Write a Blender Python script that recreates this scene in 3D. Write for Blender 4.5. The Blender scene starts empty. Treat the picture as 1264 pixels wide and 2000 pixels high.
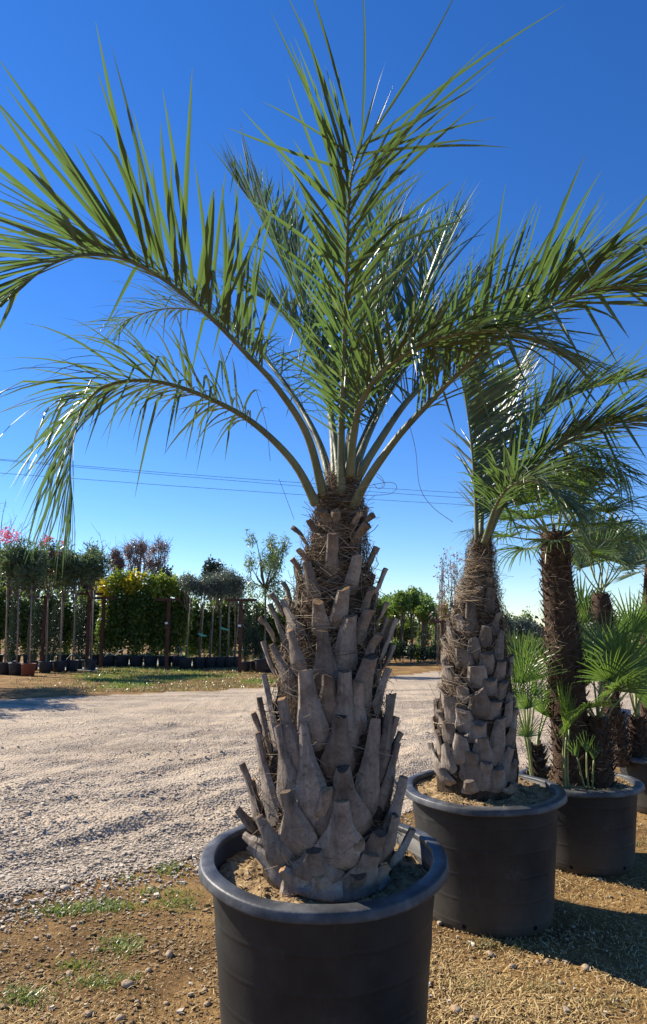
import bpy, math, random
import numpy as np
from mathutils import Vector

R = math.radians
SC = bpy.context.scene
COL = SC.collection
rng = np.random.default_rng(7)
random.seed(7)

# ------------------------------------------------------------------ camera, sky, sun, exposure
F, HC, PITCH = 1300.0, 1.55, R(9.8)          # focal length in photo pixels, eye height, upward pitch
CP, SP = math.cos(PITCH), math.sin(PITCH)
cam_d = bpy.data.cameras.new('camera')
cam = bpy.data.objects.new('camera', cam_d)
COL.objects.link(cam)
cam.location = (0, 0, HC)
cam.rotation_euler = (math.pi / 2 + PITCH, 0, 0)
cam_d.sensor_fit = 'VERTICAL'
cam_d.sensor_height = 36.0
cam_d.lens = F / 2000 * 36
cam_d.clip_end = 3000
cam_d.clip_start = 0.05
cam_d.dof.use_dof = True
cam_d.dof.focus_distance = 2.9
cam_d.dof.aperture_fstop = 12.0
SC.camera = cam

SUN_EL, SUN_AZ = R(36), (-0.866, 0.50)         # direction towards the sun in plan
world = bpy.data.worlds.new('World')
SC.world = world
world.use_nodes = True
wn, wl = world.node_tree.nodes, world.node_tree.links
wn.clear()
sky = wn.new('ShaderNodeTexSky')
sky.sky_type = 'NISHITA'
sky.sun_disc = False
sky.sun_elevation = SUN_EL
sky.sun_rotation = math.atan2(SUN_AZ[0], SUN_AZ[1])
sky.altitude = 300
sky.air_density = 1.0
sky.dust_density = 0.0
sky.ozone_density = 4.0
hs = wn.new('ShaderNodeHueSaturation')
hs.inputs['Saturation'].default_value = 1.26
hs.inputs['Hue'].default_value = 0.508
bgn = wn.new('ShaderNodeBackground')
bgn.inputs['Strength'].default_value = 0.093
wo = wn.new('ShaderNodeOutputWorld')
wl.new(sky.outputs[0], hs.inputs['Color'])
tint_ = wn.new('ShaderNodeMix'); tint_.data_type = 'RGBA'; tint_.blend_type = 'MULTIPLY'
tint_.inputs[0].default_value = 1.0
tint_.inputs[7].default_value = (0.90, 0.95, 1.06, 1)
wl.new(hs.outputs[0], tint_.inputs[6])
wl.new(tint_.outputs[2], bgn.inputs[0])
wl.new(bgn.outputs[0], wo.inputs[0])

sun_d = bpy.data.lights.new('sun', 'SUN')
sun_d.energy = 5.0
sun_d.angle = R(0.55)
sun_d.color = (1.0, 0.91, 0.77)
sun = bpy.data.objects.new('sun', sun_d)
COL.objects.link(sun)
sv = Vector((SUN_AZ[0] * math.cos(SUN_EL), SUN_AZ[1] * math.cos(SUN_EL), math.sin(SUN_EL)))
sun.rotation_euler = sv.to_track_quat('Z', 'Y').to_euler()
sun.location = (-20, 15, 25)

SC.view_settings.view_transform = 'Standard'
SC.view_settings.look = 'None'
SC.view_settings.exposure = 0.92
SC.view_settings.gamma = 1.0
SC.render.engine = 'CYCLES'
SC.cycles.max_bounces = 6
SC.cycles.transparent_max_bounces = 8

# ------------------------------------------------------------------ pixel <-> place
CAM = np.array([0, 0, HC])


def ray(px, py):
    xv, yv = (px - 632) / F, (1000 - py) / F
    return np.array([xv, CP - yv * SP, SP + yv * CP])


def at(px, py, Y):
    d = ray(px, py)
    return CAM + d * (Y / d[1])


def ground(px, py, z=0.0):
    d = ray(px, py)
    return CAM + d * ((z - HC) / d[2])


def depth(Y, z):
    return Y * CP + (z - HC) * SP


def x_at(px, Y, z=0.0):
    return (px - 632) / F * depth(Y, z)


def project(P):
    P = np.atleast_2d(P) - CAM
    dz = P[:, 1] * CP + P[:, 2] * SP
    up = -P[:, 1] * SP + P[:, 2] * CP
    return np.c_[632 + F * P[:, 0] / dz, 1000 - F * up / dz]


# ------------------------------------------------------------------ mesh helpers
ORG = {}


def link(o, parent, origin):
    origin = np.array(origin, float)
    ORG[o.name] = origin
    COL.objects.link(o)
    if parent is not None:
        o.parent = parent
        o.location = origin - ORG[parent.name]
    else:
        o.location = origin


def meshdata(name, V, faces, mats, smooth=False, midx=None):
    """V (N,3) local; faces: (M,k) int array or list of such arrays / lists"""
    me = bpy.data.meshes.new(name)
    if isinstance(faces, np.ndarray):
        faces = [faces]
    nl = sum(f.size for f in faces)
    nf = sum(len(f) for f in faces)
    me.vertices.add(len(V))
    me.vertices.foreach_set('co', np.ascontiguousarray(V, np.float32).ravel())
    me.loops.add(nl)
    me.polygons.add(nf)
    me.loops.foreach_set('vertex_index', np.concatenate([f.ravel() for f in faces]).astype(np.int32))
    tot = np.concatenate([np.full(len(f), f.shape[1]) for f in faces])
    st = np.concatenate([[0], np.cumsum(tot)[:-1]])
    me.polygons.foreach_set('loop_start', st.astype(np.int32))
    me.polygons.foreach_set('loop_total', tot.astype(np.int32))
    if not isinstance(mats, (list, tuple)):
        mats = [mats]
    for m in mats:
        me.materials.append(m)
    if midx is not None:
        me.polygons.foreach_set('material_index', np.asarray(midx, np.int32))
    me.polygons.foreach_set('use_smooth', np.full(nf, bool(smooth)))
    me.update(calc_edges=True)
    me.validate()
    return me


def part(name, V, faces, mats, parent=None, origin=None, smooth=False, midx=None, kind=None, label=None):
    V = np.asarray(V, float)
    if origin is None:
        origin = ORG[parent.name] if parent is not None else (0, 0, 0)
    me = meshdata(name, V - np.array(origin), faces, mats, smooth, midx)
    o = bpy.data.objects.new(name, me)
    link(o, parent, origin)
    if kind:
        o['kind'] = kind
    if label:
        o['label'] = label
    return o


def tag(o, label, cat, group=None):
    o['label'] = label
    o['category'] = cat
    if group:
        o['group'] = group
    return o


def thing(name, loc, label, cat, group=None):
    o = bpy.data.objects.new(name, None)
    o.empty_display_size = 0.1
    link(o, None, loc)
    return tag(o, label, cat, group)


class Buf:
    """collects pieces of one mesh"""
    def __init__(s):
        s.V, s.F, s.n = [], {}, 0

    def add(s, V, *faces):
        for f in faces:
            f = np.asarray(f)
            s.F.setdefault(f.shape[1], []).append(f + s.n)
        s.V.append(np.asarray(V, float))
        s.n += len(V)

    def build(s, name, mats, parent=None, origin=None, smooth=False, kind=None):
        return part(name, np.concatenate(s.V), [np.concatenate(f) for f in s.F.values()], mats, parent, origin, smooth, None, kind)


def unit(v):
    v = np.asarray(v, float)
    return v / (np.linalg.norm(v, axis=-1, keepdims=True) + 1e-9)


def catmull(P, n):
    P = np.asarray(P, float)
    Q = np.vstack([2 * P[0] - P[1], P, 2 * P[-1] - P[-2]])
    out = []
    m = len(P) - 1
    for u in np.linspace(0, m, n):
        i = min(int(u), m - 1)
        t = u - i
        a, b, c, d = Q[i], Q[i + 1], Q[i + 2], Q[i + 3]
        out.append(0.5 * ((2 * b) + (-a + c) * t + (2 * a - 5 * b + 4 * c - d) * t * t + (-a + 3 * b - 3 * c + d) * t ** 3))
    return np.array(out)


def ringfaces(nr, k, closed=True):
    i = np.arange(nr - 1)[:, None]
    j = np.arange(k if closed else k - 1)[None]
    j2 = (j + 1) % k
    return np.stack([i * k + j, i * k + j2, (i + 1) * k + j2, (i + 1) * k + j], -1).reshape(-1, 4)


def tube(P, rad, k=6, cap=True):
    P = np.asarray(P, float)
    rad = np.broadcast_to(np.asarray(rad, float), (len(P),))
    T = unit(np.gradient(P, axis=0))
    ref = np.array([0.13, 0.21, 0.97])
    A = unit(np.cross(T, ref))
    bad = np.linalg.norm(np.cross(T, ref), axis=1) < 0.15
    if bad.any():
        A[bad] = unit(np.cross(T[bad], [0.9, 0.3, 0.1]))
    B = np.cross(T, A)
    th = np.linspace(0, 2 * math.pi, k, endpoint=False)
    V = (P[:, None] + rad[:, None, None] * (np.cos(th)[None, :, None] * A[:, None] + np.sin(th)[None, :, None] * B[:, None])).reshape(-1, 3)
    fs = [ringfaces(len(P), k)]
    if cap:
        fs.append(np.array([[(len(P) - 1) * k + j for j in range(k)]]))
        fs.append(np.array([[k - 1 - j for j in range(k)]]))
    return V, fs


def lathe(prof, k=64):
    prof = np.asarray(prof, float)
    th = np.linspace(0, 2 * math.pi, k, endpoint=False)
    V = np.stack([prof[:, 0][:, None] * np.cos(th), prof[:, 0][:, None] * np.sin(th), np.repeat(prof[:, 1][:, None], k, 1)], -1).reshape(-1, 3)
    return V, ringfaces(len(prof), k)


# value noise in numpy
_T = np.random.default_rng(3).random((256, 256))


def vnoise(x, y):
    xi, yi = np.floor(x).astype(int), np.floor(y).astype(int)
    fx, fy = x - xi, y - yi
    fx, fy = fx * fx * (3 - 2 * fx), fy * fy * (3 - 2 * fy)
    g = lambda a, b: _T[a % 256, b % 256]
    return (g(xi, yi) * (1 - fx) + g(xi + 1, yi) * fx) * (1 - fy) + (g(xi, yi + 1) * (1 - fx) + g(xi + 1, yi + 1) * fx) * fy


def fbm(x, y, o=4):
    s, a, t = 0, 1.0, 0
    for k in range(o):
        s = s + a * vnoise(x * 2 ** k + 17 * k, y * 2 ** k + 31 * k)
        t += a
        a *= 0.5
    return s / t - 0.5


# ------------------------------------------------------------------ materials
def newmat(name):
    m = bpy.data.materials.new(name)
    m.use_nodes = True
    nt = m.node_tree
    nt.nodes.clear()
    return m, nt.nodes, nt.links


def ramp(n, l, fac, cols, pos=None):
    r = n.new('ShaderNodeValToRGB')
    e = r.color_ramp.elements
    while len(e) < len(cols):
        e.new(0.5)
    for i, c in enumerate(cols):
        e[i].position = pos[i] if pos else i / max(1, len(cols) - 1)
        e[i].color = (*c, 1)
    l.new(fac, r.inputs[0])
    return r.outputs[0]


def noise(n, l, scale, detail=6, rough=0.6, vec=None, stretch=None):
    t = n.new('ShaderNodeTexNoise')
    t.inputs['Scale'].default_value = scale
    t.inputs['Detail'].default_value = detail
    t.inputs['Roughness'].default_value = rough
    if vec is None:
        vec = n.new('ShaderNodeTexCoord').outputs['Object']
    if stretch:
        mp = n.new('ShaderNodeMapping')
        mp.inputs['Scale'].default_value = stretch
        l.new(vec, mp.inputs[0])
        vec = mp.outputs[0]
    l.new(vec, t.inputs['Vector'])
    return t.outputs['Fac']


def mix(n, l, fac, a, b, mode='MIX'):
    m = n.new('ShaderNodeMix')
    m.data_type = 'RGBA'
    m.blend_type = mode
    for sock, v in ((0, fac), (6, a), (7, b)):
        if hasattr(v, 'default_value') or hasattr(v, 'is_output'):
            l.new(v, m.inputs[sock])
        else:
            m.inputs[sock].default_value = v if sock == 0 else (*v, 1)
    return m.outputs[2]


def finish(n, l, col, rough=0.8, spec=0.3, bumps=(), rough_in=None):
    b = n.new('ShaderNodeBsdfPrincipled')
    o = n.new('ShaderNodeOutputMaterial')
    if hasattr(col, 'is_output'):
        l.new(col, b.inputs['Base Color'])
    else:
        b.inputs['Base Color'].default_value = (*col, 1)
    b.inputs['Roughness'].default_value = rough
    if rough_in is not None:
        l.new(rough_in, b.inputs['Roughness'])
    b.inputs['Specular IOR Level'].default_value = spec
    prev = None
    for h, strength, dist in bumps:
        bp = n.new('ShaderNodeBump')
        bp.inputs['Strength'].default_value = strength
        bp.inputs['Distance'].default_value = dist
        l.new(h, bp.inputs['Height'])
        if prev:
            l.new(prev, bp.inputs['Normal'])
        prev = bp.outputs[0]
    if prev:
        l.new(prev, b.inputs['Normal'])
    l.new(b.outputs[0], o.inputs[0])
    return b


def island(n):
    return n.new('ShaderNodeNewGeometry').outputs['Random Per Island']


def m_simple(name, cols, scale=20, rough=0.8, spec=0.3, bump=0.4, bscale=60, isl=0.0, stretch=None, dist=0.01):
    m, n, l = newmat(name)
    f = noise(n, l, scale, stretch=stretch)
    if isl > 0:
        mm = n.new('ShaderNodeMix')
        mm.inputs[0].default_value = isl
        l.new(f, mm.inputs[2])
        l.new(island(n), mm.inputs[3])
        f = mm.outputs[0]
    c = ramp(n, l, f, cols, [0.3 + 0.4 * i / max(1, len(cols) - 1) for i in range(len(cols))] if isl < 0.5 else None)
    finish(n, l, c, rough, spec, [(noise(n, l, bscale, stretch=stretch), bump, dist)] if bump else ())
    return m


def m_leaf(name, cols, tcol, gloss=0.35, trans=0.35, rough=0.35, objrand=False, spec=0.5):
    """thin leaf: reflecting face, light passing through"""
    m, n, l = newmat(name)
    f = island(n)
    if objrand:
        oi = n.new('ShaderNodeObjectInfo').outputs['Random']
        f = oi
    nz = noise(n, l, 9.0, 3)
    mm = n.new('ShaderNodeMix')
    mm.inputs[0].default_value = 0.35
    l.new(f, mm.inputs[2])
    l.new(nz, mm.inputs[3])
    c = ramp(n, l, mm.outputs[0], cols, [0.15 + 0.7 * i / max(1, len(cols) - 1) for i in range(len(cols))])
    b = n.new('ShaderNodeBsdfPrincipled')
    l.new(c, b.inputs['Base Color'])
    b.inputs['Roughness'].default_value = rough
    b.inputs['Specular IOR Level'].default_value = spec
    t = n.new('ShaderNodeBsdfTranslucent')
    tc = mix(n, l, 1.0, c, tcol, 'ADD')
    l.new(tc, t.inputs[0])
    x = n.new('ShaderNodeMixShader')
    x.inputs[0].default_value = trans
    l.new(b.outputs[0], x.inputs[1])
    l.new(t.outputs[0], x.inputs[2])
    o = n.new('ShaderNodeOutputMaterial')
    l.new(x.outputs[0], o.inputs[0])
    return m


M = {}
# dry straw-coloured soil
m, n, l = newmat('dirt')
a = ramp(n, l, noise(n, l, 1.3, 8, 0.65), [(0.105, 0.058, 0.021), (0.215, 0.125, 0.045), (0.34, 0.21, 0.080)], [0.34, 0.5, 0.66])
b_ = ramp(n, l, noise(n, l, 55, 6, 0.7), [(0.35, 0.35, 0.35), (1, 1, 1), (1.5, 1.45, 1.35)], [0.3, 0.5, 0.72])
c = mix(n, l, 0.8, a, b_, 'MULTIPLY')
finish(n, l, c, 0.95, 0.15, [(noise(n, l, 38, 8, 0.7), 0.9, 0.02), (noise(n, l, 160, 4, 0.7), 0.6, 0.006)])
M['dirt'] = m
# crushed gravel road
m, n, l = newmat('gravel_road')
tc = n.new('ShaderNodeTexCoord').outputs['Object']
vo = n.new('ShaderNodeTexVoronoi'); vo.inputs['Scale'].default_value = 42; l.new(tc, vo.inputs['Vector'])
vo2 = n.new('ShaderNodeTexVoronoi'); vo2.inputs['Scale'].default_value = 17; l.new(tc, vo2.inputs['Vector'])
sp = n.new('ShaderNodeSeparateColor'); l.new(vo.outputs['Color'], sp.inputs[0])
st = ramp(n, l, sp.outputs[0], [(0.21, 0.175, 0.135), (0.36, 0.305, 0.24), (0.46, 0.40, 0.33), (0.60, 0.54, 0.46)], [0, 0.45, 0.8, 1])
big = noise(n, l, 0.55, 6, 0.6, stretch=(1.0, 1.0, 1.0))
rot = n.new('ShaderNodeMapping'); rot.inputs['Rotation'].default_value = (0, 0, R(-45)); rot.inputs['Scale'].default_value = (0.22, 1.9, 1)
l.new(tc, rot.inputs[0])
strk = noise(n, l, 1.0, 6, 0.6, vec=rot.outputs[0])
fine = ramp(n, l, noise(n, l, 70, 5, 0.7), [(0.36, 0.30, 0.23), (0.50, 0.425, 0.335)], [0.35, 0.65])
pick = ramp(n, l, strk, [(0, 0, 0), (1, 1, 1)], [0.40, 0.56])
c = mix(n, l, pick, st, fine)
tint = ramp(n, l, big, [(0.82, 0.77, 0.70), (1.05, 1.0, 0.91)], [0.35, 0.65])
c = mix(n, l, 1.0, c, tint, 'MULTIPLY')
c = mix(n, l, 1.0, c, ramp(n, l, strk, [(0.78, 0.76, 0.74), (1.0, 1.0, 1.0), (1.12, 1.10, 1.06)], [0.36, 0.5, 0.62]), 'MULTIPLY')
finish(n, l, c, 0.92, 0.2, [(vo2.outputs['Distance'], 0.5, 0.02), (vo.outputs['Distance'], 0.9, 0.015), (noise(n, l, 120, 4), 0.5, 0.004)])
M['gravel'] = m
M['stone'] = m_simple('pebbles', [(0.20, 0.16, 0.115), (0.385, 0.315, 0.23), (0.51, 0.43, 0.325), (0.67, 0.59, 0.47)], 30, 0.85, 0.25, 0.3, 150, isl=0.8)
M['bigstone'] = m_simple('tan_stone', [(0.22, 0.15, 0.09), (0.38, 0.28, 0.18), (0.47, 0.37, 0.26)], 14, 0.85, 0.2, 0.5, 60)
M['clod'] = m_simple('soil_clod', [(0.10, 0.062, 0.030), (0.20, 0.128, 0.062), (0.29, 0.20, 0.10), (0.38, 0.28, 0.16)], 30, 0.95, 0.1, 0.3, 150, isl=0.75)
M['straw'] = m_simple('straw', [(0.17, 0.10, 0.038), (0.38, 0.25, 0.095), (0.52, 0.375, 0.165), (0.64, 0.50, 0.26)], 30, 0.7, 0.3, 0, isl=0.85)
M['potsoil'] = m_simple('pot_soil', [(0.13, 0.085, 0.042), (0.33, 0.225, 0.115), (0.52, 0.39, 0.22)], 26, 0.95, 0.1, 1.0, 60, dist=0.02)
# black nursery plastic, dusty
m, n, l = newmat('black_plastic')
dust = ramp(n, l, noise(n, l, 5, 8, 0.7), [(0.012, 0.012, 0.0125), (0.024, 0.024, 0.0235), (0.085, 0.080, 0.073)], [0.35, 0.6, 0.8])
scr = ramp(n, l, noise(n, l, 3, 5, 0.7, stretch=(14, 14, 0.9)), [(0, 0, 0), (1, 1, 1)], [0.62, 0.74])
tcz = n.new('ShaderNodeSeparateXYZ'); l.new(n.new('ShaderNodeTexCoord').outputs['Object'], tcz.inputs[0])
low = n.new('ShaderNodeMapRange'); low.inputs[1].default_value = 0.0; low.inputs[2].default_value = 0.30; low.inputs[3].default_value = 0.55; low.inputs[4].default_value = 0.0
l.new(tcz.outputs[2], low.inputs[0])
lown = n.new('ShaderNodeMath'); lown.operation = 'MULTIPLY'; l.new(low.outputs[0], lown.inputs[0]); l.new(noise(n, l, 7, 6, 0.7), lown.inputs[1])
c = mix(n, l, lown.outputs[0], dust, (0.17, 0.14, 0.10))
sc_ = n.new('ShaderNodeMath'); sc_.operation = 'MULTIPLY'; sc_.inputs[1].default_value = 0.30; l.new(scr, sc_.inputs[0])
c = mix(n, l, sc_.outputs[0], c, (0.11, 0.11, 0.11))
wv = n.new('ShaderNodeTexWave'); wv.bands_direction = 'Z'; wv.inputs['Scale'].default_value = 2.6; wv.inputs['Distortion'].default_value = 0.6
l.new(n.new('ShaderNodeTexCoord').outputs['Object'], wv.inputs[0])
lin = ramp(n, l, wv.outputs['Fac'], [(0, 0, 0), (1, 1, 1)], [0.93, 1.0])
rg = n.new('ShaderNodeMapRange'); rg.inputs[3].default_value = 0.48; rg.inputs[4].default_value = 0.70; l.new(noise(n, l, 8, 6, 0.7), rg.inputs[0])
finish(n, l, c, 0.42, 0.34, [(lin, 0.25, 0.004), (noise(n, l, 30, 5, 0.6), 0.08, 0.01), (noise(n, l, 220, 3, 0.6), 0.08, 0.003)], rough_in=rg.outputs[0])
M['plastic'] = m
M['rimplastic'] = m_simple('worn_plastic_rim', [(0.022, 0.023, 0.026), (0.050, 0.052, 0.056), (0.13, 0.13, 0.13)], 9, 0.5, 0.4, 0.15, 60)
M['farpot'] = m_simple('dark_nursery_pot', [(0.018, 0.020, 0.026), (0.035, 0.04, 0.048)], 6, 0.6, 0.3, 0)
M['redpot'] = m_simple('brown_red_pot', [(0.13, 0.035, 0.018), (0.20, 0.06, 0.03)], 6, 0.7, 0.3, 0)
# weathered leaf bases
m, n, l = newmat('weathered_leaf_base')
g1 = ramp(n, l, noise(n, l, 7, 8, 0.7), [(0.120, 0.098, 0.080), (0.265, 0.228, 0.192), (0.40, 0.352, 0.300)], [0.32, 0.5, 0.68])
g2 = ramp(n, l, noise(n, l, 22, 6, 0.7, stretch=(1.0, 1.0, 0.10)), [(0.45, 0.42, 0.40), (1, 1, 1), (1.25, 1.22, 1.16)], [0.34, 0.52, 0.7])
c = mix(n, l, 0.75, g1, g2, 'MULTIPLY')
sp1 = ramp(n, l, noise(n, l, 60, 5, 0.75), [(1, 1, 1), (0.26, 0.22, 0.18)], [0.56, 0.70])
c = mix(n, l, 0.8, c, sp1, 'MULTIPLY')
oi = n.new('ShaderNodeObjectInfo').outputs['Random']
brn = ramp(n, l, noise(n, l, 5.0, 5, 0.6), [(1, 1, 1), (0.95, 0.66, 0.44)], [0.52, 0.72])
c = mix(n, l, 0.7, c, brn, 'MULTIPLY')
c = mix(n, l, 1.0, c, ramp(n, l, oi, [(0.66, 0.61, 0.56), (1.0, 0.97, 0.93), (1.22, 1.19, 1.15)]), 'MULTIPLY')
finish(n, l, c, 0.82, 0.2, [(noise(n, l, 26, 6, 0.7, stretch=(1, 1, 0.08)), 0.55, 0.012), (noise(n, l, 90, 4, 0.7), 0.45, 0.005), (noise(n, l, 60, 5, 0.7, stretch=(1, 1, 0.05)), 0.5, 0.006)])
M['boot'] = m
m, n, l = newmat('cut_leaf_base_end')
oi = n.new('ShaderNodeObjectInfo').outputs['Random']
c = ramp(n, l, oi, [(0.075, 0.055, 0.042), (0.14, 0.105, 0.078), (0.27, 0.17, 0.095), (0.46, 0.28, 0.14)], [0.0, 0.4, 0.6, 1.0])
c = mix(n, l, 0.7, c, ramp(n, l, noise(n, l, 60, 6, 0.7), [(0.4, 0.38, 0.36), (1.3, 1.25, 1.2)], [0.35, 0.65]), 'MULTIPLY')
finish(n, l, c, 0.9, 0.1, [(noise(n, l, 160, 4, 0.7), 0.8, 0.006)])
M['cut'] = m
M['cutgrey'] = m_simple('weathered_cut_end', [(0.07, 0.052, 0.040), (0.14, 0.108, 0.085), (0.22, 0.18, 0.145)], 40, 0.85, 0.15, 0.6, 140)
M['core'] = m_simple('fibrous_trunk', [(0.022, 0.015, 0.010), (0.06, 0.042, 0.028), (0.11, 0.08, 0.055)], 30, 0.95, 0.1, 1.0, 90, stretch=(1, 1, 0.5), dist=0.02)
M['fibre'] = m_simple('dry_fibre', [(0.05, 0.032, 0.020), (0.14, 0.098, 0.064), (0.24, 0.18, 0.12), (0.38, 0.30, 0.21)], 30, 0.8, 0.2, 0, isl=0.85)
M['twine'] = m_simple('tan_twine', [(0.20, 0.145, 0.09), (0.33, 0.25, 0.165), (0.46, 0.37, 0.26)], 30, 0.8, 0.2, 0, isl=0.85)
M['rachis'] = m_simple('frond_stalk', [(0.075, 0.085, 0.045), (0.135, 0.150, 0.075), (0.20, 0.205, 0.12)], 14, 0.5, 0.4, 0.25, 60, stretch=(1, 1, 0.3))
M['leaf'] = m_leaf('jelly_palm_leaflet', [(0.036, 0.056, 0.034), (0.056, 0.082, 0.046), (0.085, 0.115, 0.062), (0.15, 0.155, 0.075)], (0.105, 0.205, 0.010), trans=0.28, rough=0.36, spec=0.75)
M['fan'] = m_leaf('fan_palm_leaf', [(0.050, 0.095, 0.030), (0.085, 0.150, 0.042), (0.135, 0.20, 0.055)], (0.12, 0.19, 0.010), trans=0.34, rough=0.36)
M['fangrey'] = m_leaf('grey_green_fan_leaf', [(0.050, 0.080, 0.050), (0.085, 0.125, 0.075), (0.125, 0.165, 0.10)], (0.07, 0.12, 0.02), trans=0.28, rough=0.40)
M['shoot'] = m_leaf('bright_young_leaf', [(0.12, 0.20, 0.03), (0.19, 0.29, 0.045), (0.26, 0.34, 0.07)], (0.14, 0.20, 0.01), trans=0.35, rough=0.4)
M['fstalk'] = m_simple('green_yellow_stalk', [(0.12, 0.15, 0.05), (0.22, 0.25, 0.09), (0.30, 0.29, 0.13)], 14, 0.5, 0.4, 0)
M['darktrunk'] = m_simple('dark_stubbly_trunk', [(0.022, 0.014, 0.010), (0.062, 0.038, 0.025), (0.13, 0.080, 0.050)], 24, 0.9, 0.15, 0.8, 70, isl=0.55)
# background plants
M['oleander'] = m_leaf('oleander_leaf', [(0.045, 0.070, 0.036), (0.085, 0.125, 0.062), (0.15, 0.195, 0.105)], (0.08, 0.12, 0.02), trans=0.36)
M['shrub'] = m_leaf('laurel_leaf', [(0.028, 0.055, 0.014), (0.075, 0.120, 0.026), (0.150, 0.205, 0.042)], (0.11, 0.15, 0.0), trans=0.36)
M['yellow'] = m_leaf('yellow_leaf', [(0.30, 0.30, 0.02), (0.48, 0.42, 0.02), (0.58, 0.42, 0.03)], (0.15, 0.12, 0.0), trans=0.35)
M['limegreen'] = m_leaf('lime_leaf', [(0.12, 0.17, 0.025), (0.20, 0.26, 0.035), (0.30, 0.34, 0.05)], (0.12, 0.14, 0.0), trans=0.35)
M['olive'] = m_leaf('olive_leaf', [(0.055, 0.075, 0.055), (0.11, 0.135, 0.10), (0.20, 0.23, 0.18)], (0.05, 0.065, 0.03), trans=0.28)
M['cypress'] = m_leaf('cypress_leaf', [(0.012, 0.026, 0.012), (0.028, 0.052, 0.024), (0.050, 0.080, 0.036)], (0.01, 0.02, 0.0), trans=0.15)
M['pine'] = m_leaf('pine_leaf', [(0.018, 0.036, 0.020), (0.036, 0.062, 0.034), (0.06, 0.09, 0.048)], (0.01, 0.02, 0.0), trans=0.15)
M['willow'] = m_leaf('wispy_leaf', [(0.085, 0.125, 0.035), (0.13, 0.18, 0.055), (0.20, 0.25, 0.08)], (0.08, 0.11, 0.01), trans=0.35)
M['young'] = m_leaf('young_tree_leaf', [(0.080, 0.140, 0.030), (0.13, 0.21, 0.045), (0.20, 0.28, 0.07)], (0.09, 0.14, 0.01), trans=0.35)
M['rust'] = m_leaf('russet_leaf', [(0.19, 0.135, 0.125), (0.28, 0.20, 0.18), (0.36, 0.26, 0.23)], (0.06, 0.035, 0.03), trans=0.42)
M['pink'] = m_leaf('pink_petal', [(0.55, 0.10, 0.16), (0.70, 0.20, 0.27), (0.75, 0.32, 0.36)], (0.2, 0.03, 0.05), trans=0.3)
M['grass'] = m_leaf('grass_blade', [(0.09, 0.16, 0.025), (0.17, 0.25, 0.045), (0.28, 0.30, 0.08)], (0.08, 0.11, 0.0), trans=0.3)
M['drygrass'] = m_leaf('dry_grass_blade', [(0.20, 0.155, 0.06), (0.32, 0.25, 0.10), (0.24, 0.25, 0.08)], (0.05, 0.05, 0.0), trans=0.25)
M['bark'] = m_simple('grey_bark', [(0.055, 0.043, 0.034), (0.12, 0.10, 0.082), (0.20, 0.17, 0.14)], 18, 0.9, 0.1, 0.6, 60, stretch=(1, 1, 0.2))
M['stake'] = m_simple('pale_stake', [(0.16, 0.125, 0.09), (0.27, 0.215, 0.16), (0.36, 0.30, 0.23)], 6, 0.8, 0.2, 0)
M['rustpost'] = m_simple('rusty_post', [(0.035, 0.014, 0.010), (0.075, 0.030, 0.020), (0.12, 0.05, 0.03)], 12, 0.8, 0.3, 0.3, 60)
M['white'] = m_simple('white_tag', [(0.7, 0.7, 0.7), (0.8, 0.8, 0.8)], 6, 0.6, 0.3, 0)
M['greentie'] = m_simple('green_tie', [(0.10, 0.42, 0.28), (0.16, 0.52, 0.36)], 6, 0.6, 0.3, 0)
M['cloth'] = m_simple('pale_weed_mat', [(0.20, 0.22, 0.22), (0.34, 0.36, 0.36), (0.46, 0.48, 0.48)], 2.0, 0.8, 0.2, 0.3, 20)
M['greyboard'] = m_simple('grey_board', [(0.26, 0.28, 0.30), (0.36, 0.38, 0.40)], 8, 0.7, 0.3, 0.2, 40)
M['wire'] = m_simple('cable', [(0.025, 0.03, 0.04), (0.035, 0.04, 0.05)], 3, 0.6, 0.3, 0)
M['hose'] = m_simple('irrigation_tube', [(0.10, 0.10, 0.105), (0.18, 0.18, 0.18)], 3, 0.5, 0.4, 0)
M['hole'] = m_simple('dark_hole', [(0.004, 0.004, 0.004), (0.006, 0.006, 0.006)], 3, 0.9, 0.1, 0)

# ------------------------------------------------------------------ ground and road
NX = [-400, -60, -12, -1.95, -0.85, 0.72, 4, 12, 60, 400]
NY = [-220, -30, -1.6, 4.15, 4.75, 5.95, 9.0, 17.0, 66, 420]
FX = [-400, -60, -12, -6.5, -1.8, 3.3, 10, 60, 400]
FY = [-190, -6, 13.2, 15.2, 17.6, 23.5, 32, 96, 560]


def road_s(x, y):
    """signed distance-ish: >0 inside the road"""
    w = 0.28 * fbm(x * 1.3, y * 1.3, 4) * 2
    far = np.clip(y / 12, 0.6, 3)
    return np.minimum(y - np.interp(x, NX, NY) + w, np.interp(x, FX, FY) - y + w * far)


def Hh(x, y):
    x, y = np.asarray(x, float), np.asarray(y, float)
    s = np.clip(road_s(x, y) / 0.8, 0, 1)
    u, v = 0.66 * x + 0.75 * y, -0.75 * x + 0.66 * y
    near = np.clip(1.5 - np.hypot(x, y) / 16, 0, 1)
    h = 0.05 * fbm(x * 0.5, y * 0.5, 3) * near
    h = h + 0.030 * fbm(x * 3.1, y * 3.1, 4) * near * (1 - 0.5 * s)
    rut = np.abs(fbm(u * 0.45 + 3, v * 1.9, 3)) * 2
    h = h + s * near * (0.15 * (0.35 - np.clip(rut, 0, 0.6)) + 0.055 * fbm(u * 2.5, v * 7, 3))
    return h


def axis(fine0, fine1, step, lo, hi, g):
    a = list(np.arange(fine0, fine1, step))
    s, v = step, a[-1]
    while v < hi:
        s *= g
        v += s
        a.append(v)
    s, v, pre = step, a[0], []
    while v > lo:
        s *= g
        v -= s
        pre.append(v)
    return np.array(pre[::-1] + a)


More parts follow.
